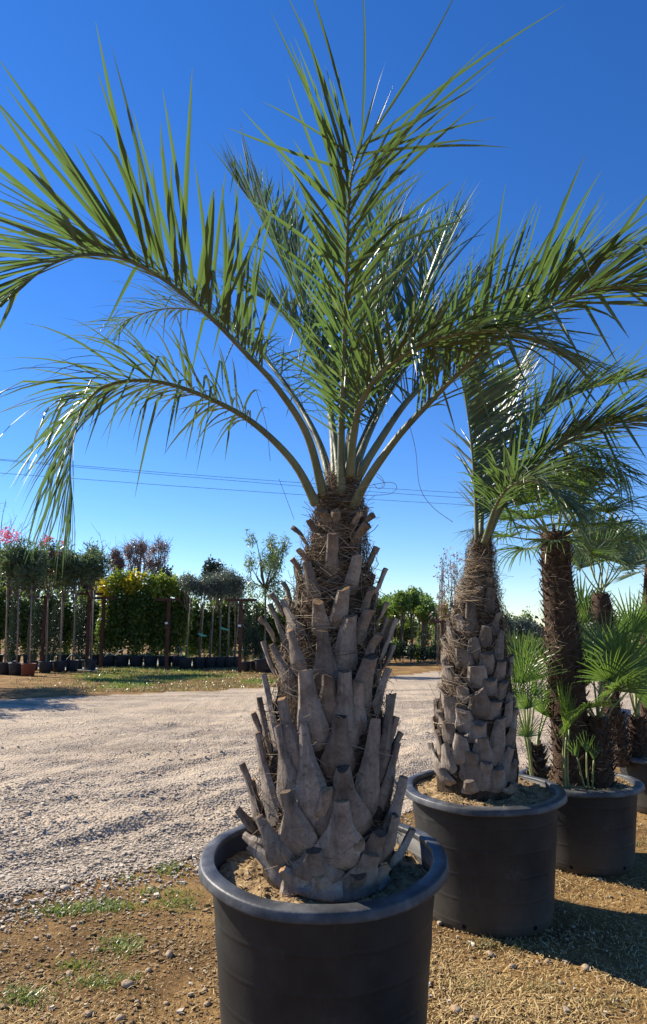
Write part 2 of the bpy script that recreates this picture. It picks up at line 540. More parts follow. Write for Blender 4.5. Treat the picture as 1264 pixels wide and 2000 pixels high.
gx = axis(-2.6, 2.6, 0.035, -500, 500, 1.05)
gy = axis(1.7, 6.6, 0.035, -60, 900, 1.035)
X, Y = np.meshgrid(gx, gy)
Z = Hh(X, Y)
nyy, nxx = X.shape
V = np.c_[X.ravel(), Y.ravel(), Z.ravel()]
Fq = ringfaces(nyy, nxx, closed=False)
g = part('ground', V, Fq, M['dirt'], smooth=True, kind='structure')
rs = road_s(X, Y).ravel()
keep = (rs[Fq].min(1) > 0) & (np.abs(V[Fq].mean(1)[:, 0]) < 120)
Fr = Fq[keep]
used = np.unique(Fr)
remap = np.full(len(V), -1)
remap[used] = np.arange(len(used))
Vr = V[used].copy()
Vr[:, 2] += 0.006
part('gravel_road', Vr, remap[Fr], M['gravel'], smooth=True, kind='structure')

# ---- loose stones of the road: deformed low cubes in one mesh
CUBE = np.array([[-1, -1, -1], [1, -1, -1], [1, 1, -1], [-1, 1, -1], [-1, -1, 1], [1, -1, 1], [1, 1, 1], [-1, 1, 1]], float) * 0.6
CUBEF = np.array([[0, 3, 2, 1], [4, 5, 6, 7], [0, 1, 5, 4], [1, 2, 6, 5], [2, 3, 7, 6], [3, 0, 4, 7]])


def stones(P, size, r):
    N = len(P)
    V = CUBE[None] * (1 + r.uniform(-0.45, 0.45, (N, 8, 3)))
    V = V * np.stack([r.uniform(0.7, 1.3, N), r.uniform(0.6, 1.1, N), r.uniform(0.4, 0.8, N)], -1)[:, None]
    a = r.uniform(0, 6.28, N)
    ca, sa = np.cos(a)[:, None], np.sin(a)[:, None]
    x, y = V[..., 0] * ca - V[..., 1] * sa, V[..., 0] * sa + V[..., 1] * ca
    V = np.stack([x, y, V[..., 2]], -1) * size[:, None, None] + P[:, None]
    Fs = (CUBEF[None] + (np.arange(N) * 8)[:, None, None]).reshape(-1, 4)
    return V.reshape(-1, 3), Fs


def scatter_px(n, x0, x1, y0, y1, r, pw=1.0):
    """random ground points, even over a patch of the picture's ground"""
    px = r.uniform(x0, x1, n)
    py = y0 + (y1 - y0) * r.random(n) ** pw
    yv = (1000 - py) / F
    dx, dy, dz = (px - 632) / F, CP - yv * SP, SP + yv * CP
    t = -HC / dz
    return np.c_[dx * t, dy * t]


r = np.random.default_rng(11)
P = scatter_px(62000, -160, 1420, 1400, 2060, r)
P = np.vstack([P, scatter_px(26000, -160, 640, 1540, 1860, r)])
s = road_s(P[:, 0], P[:, 1])
u, v = 0.66 * P[:, 0] + 0.75 * P[:, 1], -0.75 * P[:, 0] + 0.66 * P[:, 1]
clump = fbm(u * 0.6, v * 2.2, 3) + 0.25 * np.clip((6.5 - P[:, 1]) / 2, -0.6, 1)
prob = np.where(s > 0, np.clip(0.40 + 1.9 * clump, 0.06, 1), np.clip(0.7 + s * 1.15, 0.015, 1) * 0.75)
P = P[r.random(len(P)) < prob]
sz = np.clip(r.lognormal(math.log(0.0068), 0.45, len(P)), 0.003, 0.024) * np.clip(0.75 + P[:, 1] / 14, 0.8, 1.5)
Pz = np.c_[P, Hh(P[:, 0], P[:, 1]) + 0.006 + sz * 0.12]
Vs, Fs = stones(Pz, sz, r)
o = part('loose_gravel', Vs, Fs, M['stone'], kind='stuff')
o['label'] = 'loose grey gravel strewn over the road'
o['category'] = 'gravel'

P = np.vstack([scatter_px(16000, -150, 470, 1770, 2060, r), scatter_px(9000, 780, 1450, 1600, 2060, r)])
s = road_s(P[:, 0], P[:, 1])
pat = fbm(P[:, 0] * 3.1 + 9, P[:, 1] * 3.1, 3)
P = P[(s < 0.0) & (r.random(len(P)) < np.clip(0.55 + 1.8 * pat, 0.05, 1))]
sz = np.clip(r.lognormal(math.log(0.0048), 0.55, len(P)), 0.002, 0.02)
Vs, Fs = stones(np.c_[P, Hh(P[:, 0], P[:, 1]) + sz * 0.1], sz, r)
o = part('soil_clods', Vs, Fs, M['clod'], kind='stuff')
o['label'] = 'small brown clods of dry soil round the pots'
o['category'] = 'soil'

# ---- straw and chaff on the dirt
r = np.random.default_rng(12)
P = np.vstack([scatter_px(30000, 780, 1450, 1580, 2060, r), scatter_px(7000, -150, 470, 1780, 2060, r), scatter_px(5000, -100, 1300, 1560, 2050, r)])
s = road_s(P[:, 0], P[:, 1])
pat = fbm(P[:, 0] * 2.3 + 5, P[:, 1] * 2.3, 3)
P = P[(s < 0.05) & (r.random(len(P)) < np.clip(0.55 + 1.6 * pat, 0.1, 1))]
N = len(P)
L = np.clip(r.lognormal(math.log(0.017), 0.6, N), 0.006, 0.10) * np.where(P[:, 0] < -0.4, 0.6, 1.0)
W = r.uniform(0.0007, 0.0019, N) * (1 + L * 7)
a = r.uniform(0, 6.28, N) * 0.7 + 0.6
d = np.c_[np.cos(a), np.sin(a), r.normal(0, 0.17, N)]
sd = np.c_[-np.sin(a), np.cos(a), np.zeros(N)] * W[:, None]
b0 = np.c_[P, Hh(P[:, 0], P[:, 1]) + 0.005 + 0.25 * np.abs(d[:, 2]) * L + r.uniform(0, 0.006, N)]
p0, p1 = b0 - d * L[:, None] / 2, b0 + d * L[:, None] / 2
pm = b0 + np.c_[np.zeros((N, 2)), W * 1.4 + 0.001]
V = np.stack([p0 - sd, p0 + sd, pm + sd, pm - sd, p1 - sd * 0.6, p1 + sd * 0.6], 1).reshape(-1, 3)
i6 = (np.arange(N) * 6)[:, None, None]
Fs = (np.array([[0, 1, 2, 3], [3, 2, 5, 4]])[None] + i6).reshape(-1, 4)
o = part('straw_litter', V, Fs, M['straw'], kind='stuff')
o['label'] = 'dry straw and chaff littering the bare soil'
o['category'] = 'straw'


def blades(P, h, w, mat, name, label, lean=0.5, seed=1, zf=Hh):
    r = np.random.default_rng(seed)
    N = len(P)
    a = r.uniform(0, 6.28, N)
    hh = h * r.uniform(0.4, 1.25, N)
    ln = hh * r.uniform(0.1, lean * 2, N)
    b = np.c_[P, zf(P[:, 0], P[:, 1]) - 0.002]
    tip = b + np.c_[np.cos(a) * ln, np.sin(a) * ln, hh]
    mid = b + np.c_[np.cos(a) * ln * 0.3, np.sin(a) * ln * 0.3, hh * 0.6]
    sd = np.c_[-np.sin(a), np.cos(a), np.zeros(N)] * (w * r.uniform(0.6, 1.3, N))[:, None]
    V = np.stack([b - sd, b + sd, mid + sd * 0.8, mid - sd * 0.8, tip], 1).reshape(-1, 3)
    k = (np.arange(N) * 5)[:, None]
    o = part(name, V, [(np.array([[0, 1, 2, 3]]) + k), (np.array([[3, 2, 4]]) + k)], mat, kind='stuff')
    o['label'] = label
    o['category'] = 'grass'
    return o


r = np.random.default_rng(13)
pp = []
for (cx, cy, rx, ry, k) in [(120, 1775, 55, 14, 420), (205, 1770, 70, 13, 520), (330, 1700, 32, 10, 240), (345, 1765, 45, 20, 260), (240, 1845, 40, 22, 330),
                            (310, 1745, 60, 10, 160), (190, 1925, 70, 18, 230), (45, 1950, 50, 20, 280), (150, 1890, 60, 12, 120), (250, 1715, 20, 6, 60)]:
    q = np.c_[r.normal(cx, rx * 0.55, k), r.normal(cy, ry * 0.55, k)]
    pp += [ground(*t)[:2] for t in q]
blades(np.array(pp), 0.026, 0.0028, M['grass'], 'weeds', 'low green weeds at the gravel edge beside the front pot', 0.8, 3)
pp = []
for (cx, cy, rx, ry, k) in [(950, 1845, 40, 10, 150), (1010, 1850, 16, 8, 70), (1160, 1570, 20, 8, 60), (1245, 1650, 20, 7, 80), (920, 1925, 60, 14, 120), (1060, 1930, 60, 14, 120), (1180, 1960, 60, 14, 100), (1165, 1705, 8, 4, 20)]:
    q = np.c_[r.normal(cx, rx * 0.55, k), r.normal(cy, ry * 0.55, k)]
    pp += [ground(*t)[:2] for t in q]
blades(np.array(pp), 0.030, 0.0022, M['drygrass'], 'dry_weeds', 'sparse yellowing weeds on the straw in front of the pots', 0.8, 4)
# verge beyond the road
q = np.c_[r.uniform(20, 620, 30000), r.uniform(1286, 1352, 30000)]
g2 = np.array([ground(*t)[:2] for t in q])
patch = fbm(g2[:, 0] * 0.55, g2[:, 1] * 0.55, 3) + 0.2 * np.clip((g2[:, 1] - 19.5) / 3, -1.2, 0.8) - 0.12 * np.clip((g2[:, 0] + 7) / 5, 0, 1)
lf_ = np.clip((180 + 90 * (fbm(g2[:, 0], g2[:, 1], 3)) - q[:, 0]) / 60, 0, 1)
sel = (road_s(g2[:, 0], g2[:, 1]) < -0.1) & (r.random(len(g2)) > lf_) & (patch > 0.03 + 0.12 * r.random(len(g2)))
blades(g2[sel], 0.065, 0.012, M['grass'], 'verge_grass', 'bright green grass on the verge across the road', 0.6, 5)
sel = (road_s(g2[:, 0], g2[:, 1]) < 0.05) & (r.random(len(g2)) > lf_ * 0.8) & (patch < 0.08) & (r.random(len(g2)) < 0.55)
blades(g2[sel], 0.06, 0.012, M['drygrass'], 'dry_verge_grass', 'dry yellow grass on the verge across the road', 0.8, 6)

# ---- single stones that can be picked out
ICO = []


def pebble(px, py, w, label, group=None, mat='bigstone', seed=0):
    r = np.random.default_rng(seed)
    c = ground(px, py)
    s = w * 0.5 * depth(c[1], 0) / F
    nu, nv = 9, 6
    th = np.linspace(0, 2 * math.pi, nu, endpoint=False)
    ph = np.linspace(0.12, math.pi - 0.12, nv)
    V = np.stack([np.sin(ph)[:, None] * np.cos(th), np.sin(ph)[:, None] * np.sin(th), np.repeat(np.cos(ph)[:, None], nu, 1)], -1).reshape(-1, 3)
    V *= 1 + r.uniform(-0.13, 0.13, (len(V), 1))
    V *= np.array([1, r.uniform(0.6, 0.95), r.uniform(0.45, 0.65)]) * s
    a = r.uniform(0, 3)
    V = np.c_[V[:, 0] * math.cos(a) - V[:, 1] * math.sin(a), V[:, 0] * math.sin(a) + V[:, 1] * math.cos(a), V[:, 2]]
    z = float(Hh(c[0], c[1])) + s * 0.22
    org = np.array([c[0], c[1], z])
    fs = [ringfaces(nv, nu), np.array([[nu - 1 - i for i in range(nu)]]), np.array([[(nv - 1) * nu + i for i in range(nu)]])]
    o = part('stone', V + org, fs, M[mat], origin=org, smooth=True)
    return tag(o, label, 'stone', group)


pebble(248, 1932, 30, 'largest tan stone lying on the bare soil left of the front pot', seed=1)
pebble(330, 1870, 21, 'rounded tan stone next to the front pot', seed=2)
pebble(128, 1722 + 10, 20, 'pale flat stone on the gravel by the weeds', mat='stone', seed=3)
for i, (x, y, w) in enumerate([(192, 1857, 13), (290, 1900, 15), (400, 1938, 12), (405, 1965, 15), (135, 1905, 18), (172, 1988, 18), (235, 1995, 22), (268, 1962, 12), (325, 1960, 13), (365, 1880, 10)]):
    pebble(x, y, w, 'small tan pebble on the bare soil left of the front pot', 'small pebbles left of the front pot', seed=10 + i)
pebble(1001, 1888, 18, 'rounded tan stone beside the shadow of the second pot', seed=30)
pebble(892, 1978, 26, 'largest pale pebble on the straw right of the front pot', seed=31)
for i, (x, y, w) in enumerate([(958, 1863, 20), (1070, 1876, 16), (1145, 1890, 20), (1050, 1877, 14), (872, 1980, 14), (925, 1995, 20), (1095, 1920, 14), (1170, 1716, 14)]):
    pebble(x, y, w, 'small pale pebble on the straw right of the front pot', 'small pebbles right of the front pot', seed=40 + i)


# ------------------------------------------------------------------ pots
def pot(c, rr, H, label, soil_drop=0.075, seed=0, tilt=0.0, mound=0.02):
    """big round nursery pot: body, rolled rim, soil"""
    r = np.random.default_rng(seed)
    z0 = float(Hh(c[0], c[1])) - 0.01
    root = thing('plant_pot', (c[0], c[1], z0), label, 'pot')
    o = np.array([c[0], c[1], z0])
    rb, rt = rr * 0.76, rr * 0.90
    prof = [(0.02, 0.004), (rb * 0.93, 0.004), (rb, 0.018), (rb + 0.003, 0.05)]
    for t in np.linspace(0.12, 0.95, 14):
        e = 0.0025 if abs(t - 0.62) < 0.03 or abs(t - 0.80) < 0.03 else 0
        prof.append((rb + (rt - rb) * t + e, H * t))
    prof += [(rt, H * 0.975)]
    th_in = rt - 0.012
    prof += [(th_in, H * 0.975), (th_in - 0.004, H * 0.8), (th_in - 0.008, H * 0.7)]
    V, Fc = lathe(prof, 72)
    ang = np.arctan2(V[:, 1], V[:, 0])
    wob = 1 + 0.006 * np.sin(2 * ang + seed) + 0.004 * np.sin(3 * ang + 2 * seed)
    V[:, 0] *= wob; V[:, 1] *= wob
    V[:, 2] += tilt * V[:, 1] * V[:, 2] / H
    part('body', V + o, Fc, M['plastic'], root, smooth=True)
    # rim: a fat rolled lip with a flat sloping top and a small drop at its outer side
    ro = rr
    rp = [(rt - 0.010, H * 0.96), (rt - 0.012, H - 0.010), (rt - 0.010, H - 0.003), (rt - 0.007, H), (ro - 0.012, H - 0.003), (ro - 0.007, H - 0.005), (ro - 0.004, H - 0.009), (ro, H - 0.030),
          (ro, H - 0.034), (ro - 0.003, H - 0.037), (ro - 0.006, H - 0.037), (ro - 0.009, H - 0.032), (rt + 0.010, H - 0.020), (rt + 0.003, H - 0.022)]
    V, Fc = lathe(rp, 96)
    ang = np.arctan2(V[:, 1], V[:, 0])
    wob = 1 + 0.006 * np.sin(2 * ang + seed) + 0.004 * np.sin(3 * ang + 2 * seed)
    V[:, 0] *= wob; V[:, 1] *= wob
    V[:, 2] += 0.004 * np.sin(2 * ang + 1.3 * seed) + 0.0015 * np.sin(7 * ang)
    V[:, 2] += tilt * V[:, 1]
    part('rim', V + o, Fc, M['rimplastic'], root, smooth=True)
    # soil
    nr, k = 26, 80
    rad = np.linspace(0.02, rt - 0.018, nr)
    th = np.linspace(0, 2 * math.pi, k, endpoint=False)
    Xs, Ys = rad[:, None] * np.cos(th), rad[:, None] * np.sin(th)
    Zs = H - soil_drop + 0.05 * fbm((Xs + seed * 3) * 9, (Ys + 2) * 9, 4) + 0.035 * fbm((Xs + 4) * 26, Ys * 26, 3) + mound * (1 - rad[:, None] / rr) + tilt * Ys
    V = np.stack([Xs, Ys, Zs], -1).reshape(-1, 3)
    part('soil', V + o, [ringfaces(nr, k)], M['potsoil'], root, smooth=True)
    # bits on the soil: clods and dry chips
    N = 420
    a, q = r.uniform(0, 6.28, N), (rt - 0.03) * np.sqrt(r.uniform(0.25, 1, N))
    x, y = q * np.cos(a), q * np.sin(a)
    zz = H - soil_drop + 0.05 * fbm((x + seed * 3) * 9, (y + 2) * 9, 4) + 0.035 * fbm((x + 4) * 26, y * 26, 3) + mound * (1 - q / rr) + tilt * y
    s = np.clip(r.lognormal(math.log(0.006), 0.5, N), 0.002, 0.018)
    V, Fs = stones(np.c_[x, y, zz + s * 0.1] + o, s, r)
    part('clods', V, Fs, M['potsoil'], root, kind='stuff')
    N = 260
    a, q = r.uniform(0, 6.28, N), (rt - 0.03) * np.sqrt(r.uniform(0.25, 1, N))
    x, y = q * np.cos(a), q * np.sin(a)
    zz = H - soil_drop + 0.05 * fbm((x + seed * 3) * 9, (y + 2) * 9, 4) + 0.035 * fbm((x + 4) * 26, y * 26, 3) + mound * (1 - q / rr) + tilt * y
    L = r.uniform(0.01, 0.05, N)
    aa = r.uniform(0, 6.28, N)
    dd = np.c_[np.cos(aa), np.sin(aa), r.normal(0, 0.2, N)] * L[:, None] / 2
    sd = np.c_[-np.sin(aa), np.cos(aa), np.zeros(N)] * r.uniform(0.001, 0.003, N)[:, None]
    b = np.c_[x, y, zz + 0.008] + o
    V = np.stack([b - dd - sd, b - dd + sd, b + dd + sd * 0.5, b + dd - sd * 0.5], 1).reshape(-1, 3)
    part('chaff', V, np.arange(4 * N).reshape(-1, 4), M['straw'], root, kind='stuff')
    # drain holes near the foot
    for ang in (-1.05, -2.15, -0.2, 0.9, 2.0):
        nrm = np.array([math.cos(ang), math.sin(ang), 0])
        tn = np.array([-nrm[1], nrm[0], 0])
        cc = o + nrm * (rb + 0.006) * (1 + 0.006 * math.sin(2 * ang + seed) + 0.004 * math.sin(3 * ang + 2 * seed)) + np.array([0, 0, 0.05])
        t = np.linspace(0, 2 * math.pi, 12, endpoint=False)
        ring = cc + 0.011 * (np.cos(t)[:, None] * tn + np.sin(t)[:, None] * np.array([0, 0, 1]))
        V = np.vstack([ring - nrm * 0.006, ring + nrm * 0.0005])
        part('drain_hole', V, [ringfaces(2, 12), np.arange(12, 24)[None]], M['hole'], root)
    return root, o, H - soil_drop


POT1 = (0.0, 2.67)
POT2 = (x_at(943, 4.02, 0.66), 4.02)
Y3, Y4 = 4.83, 6.05
POT3 = (x_at(1129, Y3, 0.53), Y3)
POT4 = (x_at(1292, Y4, 0.46), Y4)
p1, o1, s1 = pot(POT1, 0.458, 0.728, 'black plastic pot at the front, holding the tall jelly palm', 0.085, 1, 0.068, 0.060)
p2, o2, s2 = pot(POT2, 0.452, 0.672, 'black plastic pot holding the jelly palm with twine round its trunk', 0.036, 2, 0.03, 0.045)
p3, o3, s3 = pot(POT3, 0.415, 0.535, 'lower black plastic pot holding the dark-trunked fan palm and its shoots', 0.035, 3)
p4, o4, s4 = pot(POT4, 0.40, 0.46, 'black plastic pot farthest back in the row of palms', 0.03, 4)


# ------------------------------------------------------------------ palm parts
def frame_axis(pts):
    pts = np.asarray(pts, float)
    return lambda z: np.array([np.interp(z, pts[:, 2], pts[:, 0]), np.interp(z, pts[:, 2], pts[:, 1])])


def hit(px, py, axis, rad, extra):
    """point where the ray of a pixel meets the trunk's surface (radius + extra), else its closest pass"""
    d = ray(px, py)
    Y0 = axis(1.2)[1]
    best, bp = 1e9, None
    for t in np.linspace((Y0 - 0.6) / d[1], (Y0 + 0.05) / d[1], 400):
        p = CAM + d * t
        a = axis(p[2])
        g = math.hypot(p[0] - a[0], p[1] - a[1]) - (rad(p[2]) + extra)
        if g < best:
            best, bp = g, p
        if g <= 0:
            return p
    return bp


def boot(B, T, axis, bw, tw, r, rad, tk=1.0):
    """one old leaf base: broad clasping foot narrowing to a cut stalk; returns V, faces, material ids"""
    n, k = 9, 10
    S = np.array([0, 0.08, 0.18, 0.30, 0.43, 0.56, 0.70, 0.86, 1.0])
    aB, aT = axis(B[2]), axis(T[2])
    oB = unit(np.array([B[0] - aB[0], B[1] - aB[1], 0]))
    oT = unit(np.array([T[0] - aT[0], T[1] - aT[1], 0]))
    if np.dot(oB, oT) < 0.2:
        oT = oB
    bow = r.uniform(-0.016, 0.002)
    C = B[None] + (T - B)[None] * S[:, None]
    C = C + (oB[None] * (np.sin(S * math.pi) * bow)[:, None])
    C = C - oB[None] * (0.014 * (1 - S) ** 2)[:, None]
    C = C + np.cross(oB, [0, 0, 1])[None] * (np.sin(S * math.pi) * r.normal(0, 0.004))[:, None]
    wf = np.interp(S, [0, 0.08, 0.18, 0.30, 0.43, 0.56, 0.70, 1.0], [0.42, 0.80, 1.0, 0.95, 0.74, 0.46, 0.20, 0.0])
    lin_ = float(np.clip((3.0 - bw / tw) / 1.4, 0, 1))           # slim upper bases taper evenly, broad lower ones are shouldered
    wf = wf * (1 - lin_) + lin_ * np.interp(S, [0, 0.1, 0.2, 1.0], [0.6, 0.9, 1.0, 0.0])
    Wd = tw + (bw - tw) * wf
    Wd[0] = bw * 0.45
    th_out = np.interp(S, [0, 0.3, 0.6, 1], [0.010, 0.026, 0.024, 0.40 * tw + 0.003]) * tk
    th_out = th_out * np.interp(S, [0, 0.7, 1.0], [float(np.clip(bw / 0.13, 0.35, 1))] * 2 + [1.0])
    th_out = np.maximum(th_out, 0.30 * Wd / 2 * tk * np.interp(S, [0, 0.15, 1], [0.4, 1, 1]))
    th_in = np.interp(S, [0, 0.3, 0.6, 1], [0.004, 0.006, 0.008, 0.20 * tw + 0.002]) * tk
    T_ = unit(np.gradient(C, axis=0))
    O = unit(oB[None] * (1 - S)[:, None] + oT[None] * S[:, None])
    O = unit(O - T_ * np.sum(O * T_, 1, keepdims=True))
    Sd = np.cross(T_, O)
    tw_ = r.normal(0, 0.12) * S
    O2 = O * np.cos(tw_)[:, None] + Sd * np.sin(tw_)[:, None]
    Sd = np.cross(T_, O2)
    O = O2
    us = np.array([-1, -0.66, -0.3, 0.3, 0.66, 1])
    top = np.array([-0.10, 0.80, 1, 1, 0.80, -0.10])
    m6 = 6
    Vo, Vi = [], []
    skew = r.normal(0, 0.25)
    for i in range(n):
        w = Wd[i] / 2
        Rr = max(rad(C[i][2]), 0.05)
        wrap = -(us * w) ** 2 / (2 * Rr) * np.interp(S[i], [0, 0.5, 0.8], [0.8, 0.45, 0.1])
        base = C[i][None] + Sd[i][None] * (us * w)[:, None]
        Vo.append(base + O[i][None] * (top * th_out[i] * (1 + skew * us) + wrap)[:, None])
        Vi.append(base + O[i][None] * (wrap - th_in[i] * (1 - us ** 4))[:, None])
    Vo, Vi = np.array(Vo), np.array(Vi)
    jit = r.normal(0, 0.0010, Vo.shape)
    Vo += jit
    Vi += jit
    slant = (us * r.normal(0, 0.22) * tw * 0.5)[:, None]
    fw = r.normal(0, 0.35) * tw * 0.4
    Vo[-1] += T_[-1][None] * (slant + (top * fw)[:, None])
    Vi[-1] += T_[-1][None] * slant
    capV = np.vstack([Vo[-1], Vi[-1][::-1]])
    strips = [Vo[:, 0:2], Vo[:, 1:5], Vo[:, 4:6], Vi[:, ::-1]]     # side walls, face and back keep crisp edges
    VV, FF, off = [], [], 0
    for st_ in strips:
        FF.append(ringfaces(n, st_.shape[1], closed=False) + off)
        VV.append(st_.reshape(-1, 3))
        off += n * st_.shape[1]
    V = np.vstack(VV + [capV])
    FF = np.vstack(FF)
    cap = np.arange(off, off + 12)[None]
    return V, [FF, cap], np.r_[np.zeros(len(FF), int), 1]


def fibres(axis, rad, zs, n, r, L=(0.05, 0.18), w=0.0012, out=(0.0, 0.035), loops=None):
    """hairy strands lying over a trunk"""
    b = Buf()
    K = 5
    z = np.interp(r.random(n), np.linspace(0, 1, len(zs)), zs)
    az = r.uniform(0, 2 * math.pi, n)
    ln = r.uniform(L[0], L[1], n)
    for i in range(n):
        zz, a0 = z[i], az[i]
        R0 = max(rad(zz), 0.03)
        slope = r.normal(0.15, 0.7)
        s = np.linspace(0, 1, K)
        da = ln[i] / R0 * s * math.cos(slope) * (1 if r.random() < 0.5 else -1)
        dz = ln[i] * s * math.sin(slope) + r.normal(0, 0.02) * s * s
        oo = r.uniform(*out) + s * s * max(0, r.normal(0.0, 0.03)) + 0.006 * np.sin(s * 5 + r.uniform(0, 6))
        c = axis(zz)
        Rz = np.array([rad(v) for v in zz + dz]) + oo
        P = np.c_[c[0] + Rz * np.cos(a0 + da), c[1] + Rz * np.sin(a0 + da), zz + dz]
        q = unit(r.normal(0, 1, 3)) * w * r.uniform(0.5, 1.5)
        V = np.stack([P - q, P + q], 1).reshape(-1, 3)
        b.add(V, ringfaces(K, 2, closed=False))
    return b


LT = 7   # rings per leaflet


def leaflet(p, d, wdir, L, W, droop, curl, r, kink=None):
    s = np.linspace(0, 1, LT)
    D = d[None] + np.array([0, 0, -1.0])[None] * (droop * s ** 1.6)[:, None] + curl[None] * (s ** 1.5)[:, None]
    if kink is not None:
        D = D + np.array([0, 0, -1.0])[None] * (2.2 * (s > kink))[:, None]
    D = unit(D)
    P = np.vstack([p[None], p[None] + np.cumsum((D[:-1] + D[1:]) / 2 * (L / (LT - 1)), axis=0)])
    Wd = W * np.interp(s, [0, 0.10, 0.35, 0.65, 0.9, 1.0], [0.42, 0.85, 1.0, 0.82, 0.36, 0.06])
    wv = unit(wdir[None] - D * np.sum(D * wdir[None], 1, keepdims=True))
    tw = r.normal(0, 0.35) * s
    nv = np.cross(D, wv)
    wv = wv * np.cos(tw)[:, None] + nv * np.sin(tw)[:, None]
    nv = np.cross(D, wv)
    f = 0.22 * Wd[:, None]
    return np.stack([P - wv * Wd[:, None] / 2 + nv * f, P, P + wv * Wd[:, None] / 2 + nv * f], 1).reshape(-1, 3)


LF = ringfaces(LT, 3, closed=False)


def frond_geo(ctrl, r, s0=0.3, n=58, L=0.52, W=0.021, A=(62, 24), Vd=(42, 25), droop=0.35, wind=(0, 0, 0), base_r=0.016, kinks=0.06, Lprof=None, up=None, sides=(1, -1), an=(5, 8), vside=(0, 0)):
    P = catmull(np.array([at(*c) for c in ctrl]), 90)
    seg = np.r_[0, np.cumsum(np.linalg.norm(np.diff(P, axis=0), axis=1))]
    S = seg / seg[-1]
    T = unit(np.gradient(P, axis=0))
    o = P[-1] - P[0]
    o[2] = 0
    if up is not None:
        side = unit(np.array(up))
    else:
        o = unit(o)
        side = np.cross([0, 0, 1.0], o)
    Nn = unit(np.cross(T, side[None]))
    Sd = np.cross(Nn, T)
    rad = np.interp(S, [0, 0.08, 0.4, 1], [base_r * 1.25, base_r, base_r * 0.55, 0.0022])
    RV, RF = tube(P, rad, 7)
    out = []
    wind = np.array(wind, float)
    for sg in sides:
        for i in range(n):
            s = s0 + (1 - s0) * (i + r.uniform(-0.25, 0.25)) / (n - 1)
            s = min(max(s, 0), 1)
            j = min(int(np.searchsorted(S, s)), len(S) - 1)
            f = (s - s0) / (1 - s0)
            a = R(np.interp(f, [0, 1], A) + r.normal(0, np.interp(f, [0, 0.8, 1], [an[0], an[0], an[1]])))
            v = R(np.interp(f, [0, 1], Vd) + r.normal(0, 8) + (vside[0] if sg > 0 else vside[1]))
            d = math.cos(a) * T[j] + math.sin(a) * (math.cos(v) * sg * Sd[j] + math.sin(v) * Nn[j])
            d = unit(d + wind * r.uniform(0.6, 1.3) + r.normal(0, 0.075, 3))
            lp = np.interp(f, [0, 0.12, 0.45, 0.8, 1], Lprof or [0.55, 0.85, 1.0, 0.75, 0.5])
            ln = L * lp * (r.uniform(0.62, 1.02) if r.random() < 0.7 else r.uniform(1.0, 1.22))
            w = W * np.interp(f, [0, 0.15, 0.6, 1], [0.55, 0.9, 1.0, 0.6]) * r.uniform(0.8, 1.2)
            kk = r.uniform(0.3, 0.7) if r.random() < kinks else None
            dr = droop * r.uniform(0.2, 1.5) * np.interp(f, [0, 0.6, 1], [0.9, 1, 1.35]) + (0.9 if r.random() < 0.03 else 0)
            wd = T[j]
            out.append(leaflet(P[j], d, wd, ln, w, dr, r.normal(0, 0.10, 3), r, kk))
    return RV, RF, out, P[0]


def feather_palm(root, specs, base_r, nparts, mat, seed, L0):
    """fronds with their largest leaflets as sub-parts; the others joined"""
    r = np.random.default_rng(seed)
    pool = []
    for i, sp in enumerate(specs):
        ctrl = sp.pop('c')
        RV, RF, out, b0 = frond_geo(ctrl, r, base_r=sp.pop('base_r', base_r), **{**dict(L=L0), **sp})
        fo = part('frond', RV, RF, M['rachis'], root, origin=b0, smooth=True)
        for lf in out:
            pj = project(lf)
            inside = ((pj[:, 0] > 0) & (pj[:, 0] < 1264) & (pj[:, 1] > 0) & (pj[:, 1] < 2000)).mean()
            area = np.linalg.norm(pj[-2] - pj[1]) * inside / max(lf[:, 1].mean(), 0.5)
            pool.append((area, fo, lf))
    pool.sort(key=lambda t: -t[0])
    for a, fo, lf in pool[:nparts]:
        part('leaflet', lf, LF, mat, fo, origin=lf[1], smooth=True)
    b = Buf()
    for a, fo, lf in pool[nparts:]:
        b.add(lf, LF)
    b.build('leaflets', mat, root, smooth=True, kind='stuff')


# ------------------------------------------------------------------ the tall jelly palm
def palm_trunk(root, axpts, rfun, name='trunk', mat='core', k=40, n=40, amp=0.010):
    zs = np.linspace(axpts[0][2], axpts[-1][2], n)
    ax = frame_axis(axpts)
    th = np.linspace(0, 2 * math.pi, k, endpoint=False)
    V = []
    for z in zs:
        c = ax(z)
        rr = rfun(z) + amp * 2 * fbm(np.cos(th) * 3 + 7, np.sin(th) * 3 + z * 12, 3)
        V.append(np.c_[c[0] + rr * np.cos(th), c[1] + rr * np.sin(th), np.full(k, z)])
    V = np.array(V).reshape(-1, 3)
    return part(name, V, [ringfaces(n, k), np.arange((n - 1) * k, n * k)[None]], M[mat], root, smooth=True)


A1 = [(0.01, 2.67, o1[2] + s1 - 0.08), (0.015, 2.67, 0.85), (0.02, 2.67, 1.39), (0.05, 2.67, 1.79), (0.072, 2.67, 2.06), (0.076, 2.67, 2.16)]
R1 = lambda z: float(np.interp(z, [0.5, 0.62, 0.78, 0.95, 1.12, 1.39, 1.62, 1.80, 1.95, 2.08, 2.16], [0.21, 0.235, 0.250, 0.240, 0.222, 0.185, 0.142, 0.105, 0.080, 0.060, 0.045]))
ax1 = frame_axis(A1)
palm1 = thing('jelly_palm', (POT1[0], POT1[1], o1[2] + s1), 'tall jelly palm with long grey leaf stubs in the front pot', 'palm tree')
palm_trunk(palm1, A1, R1)
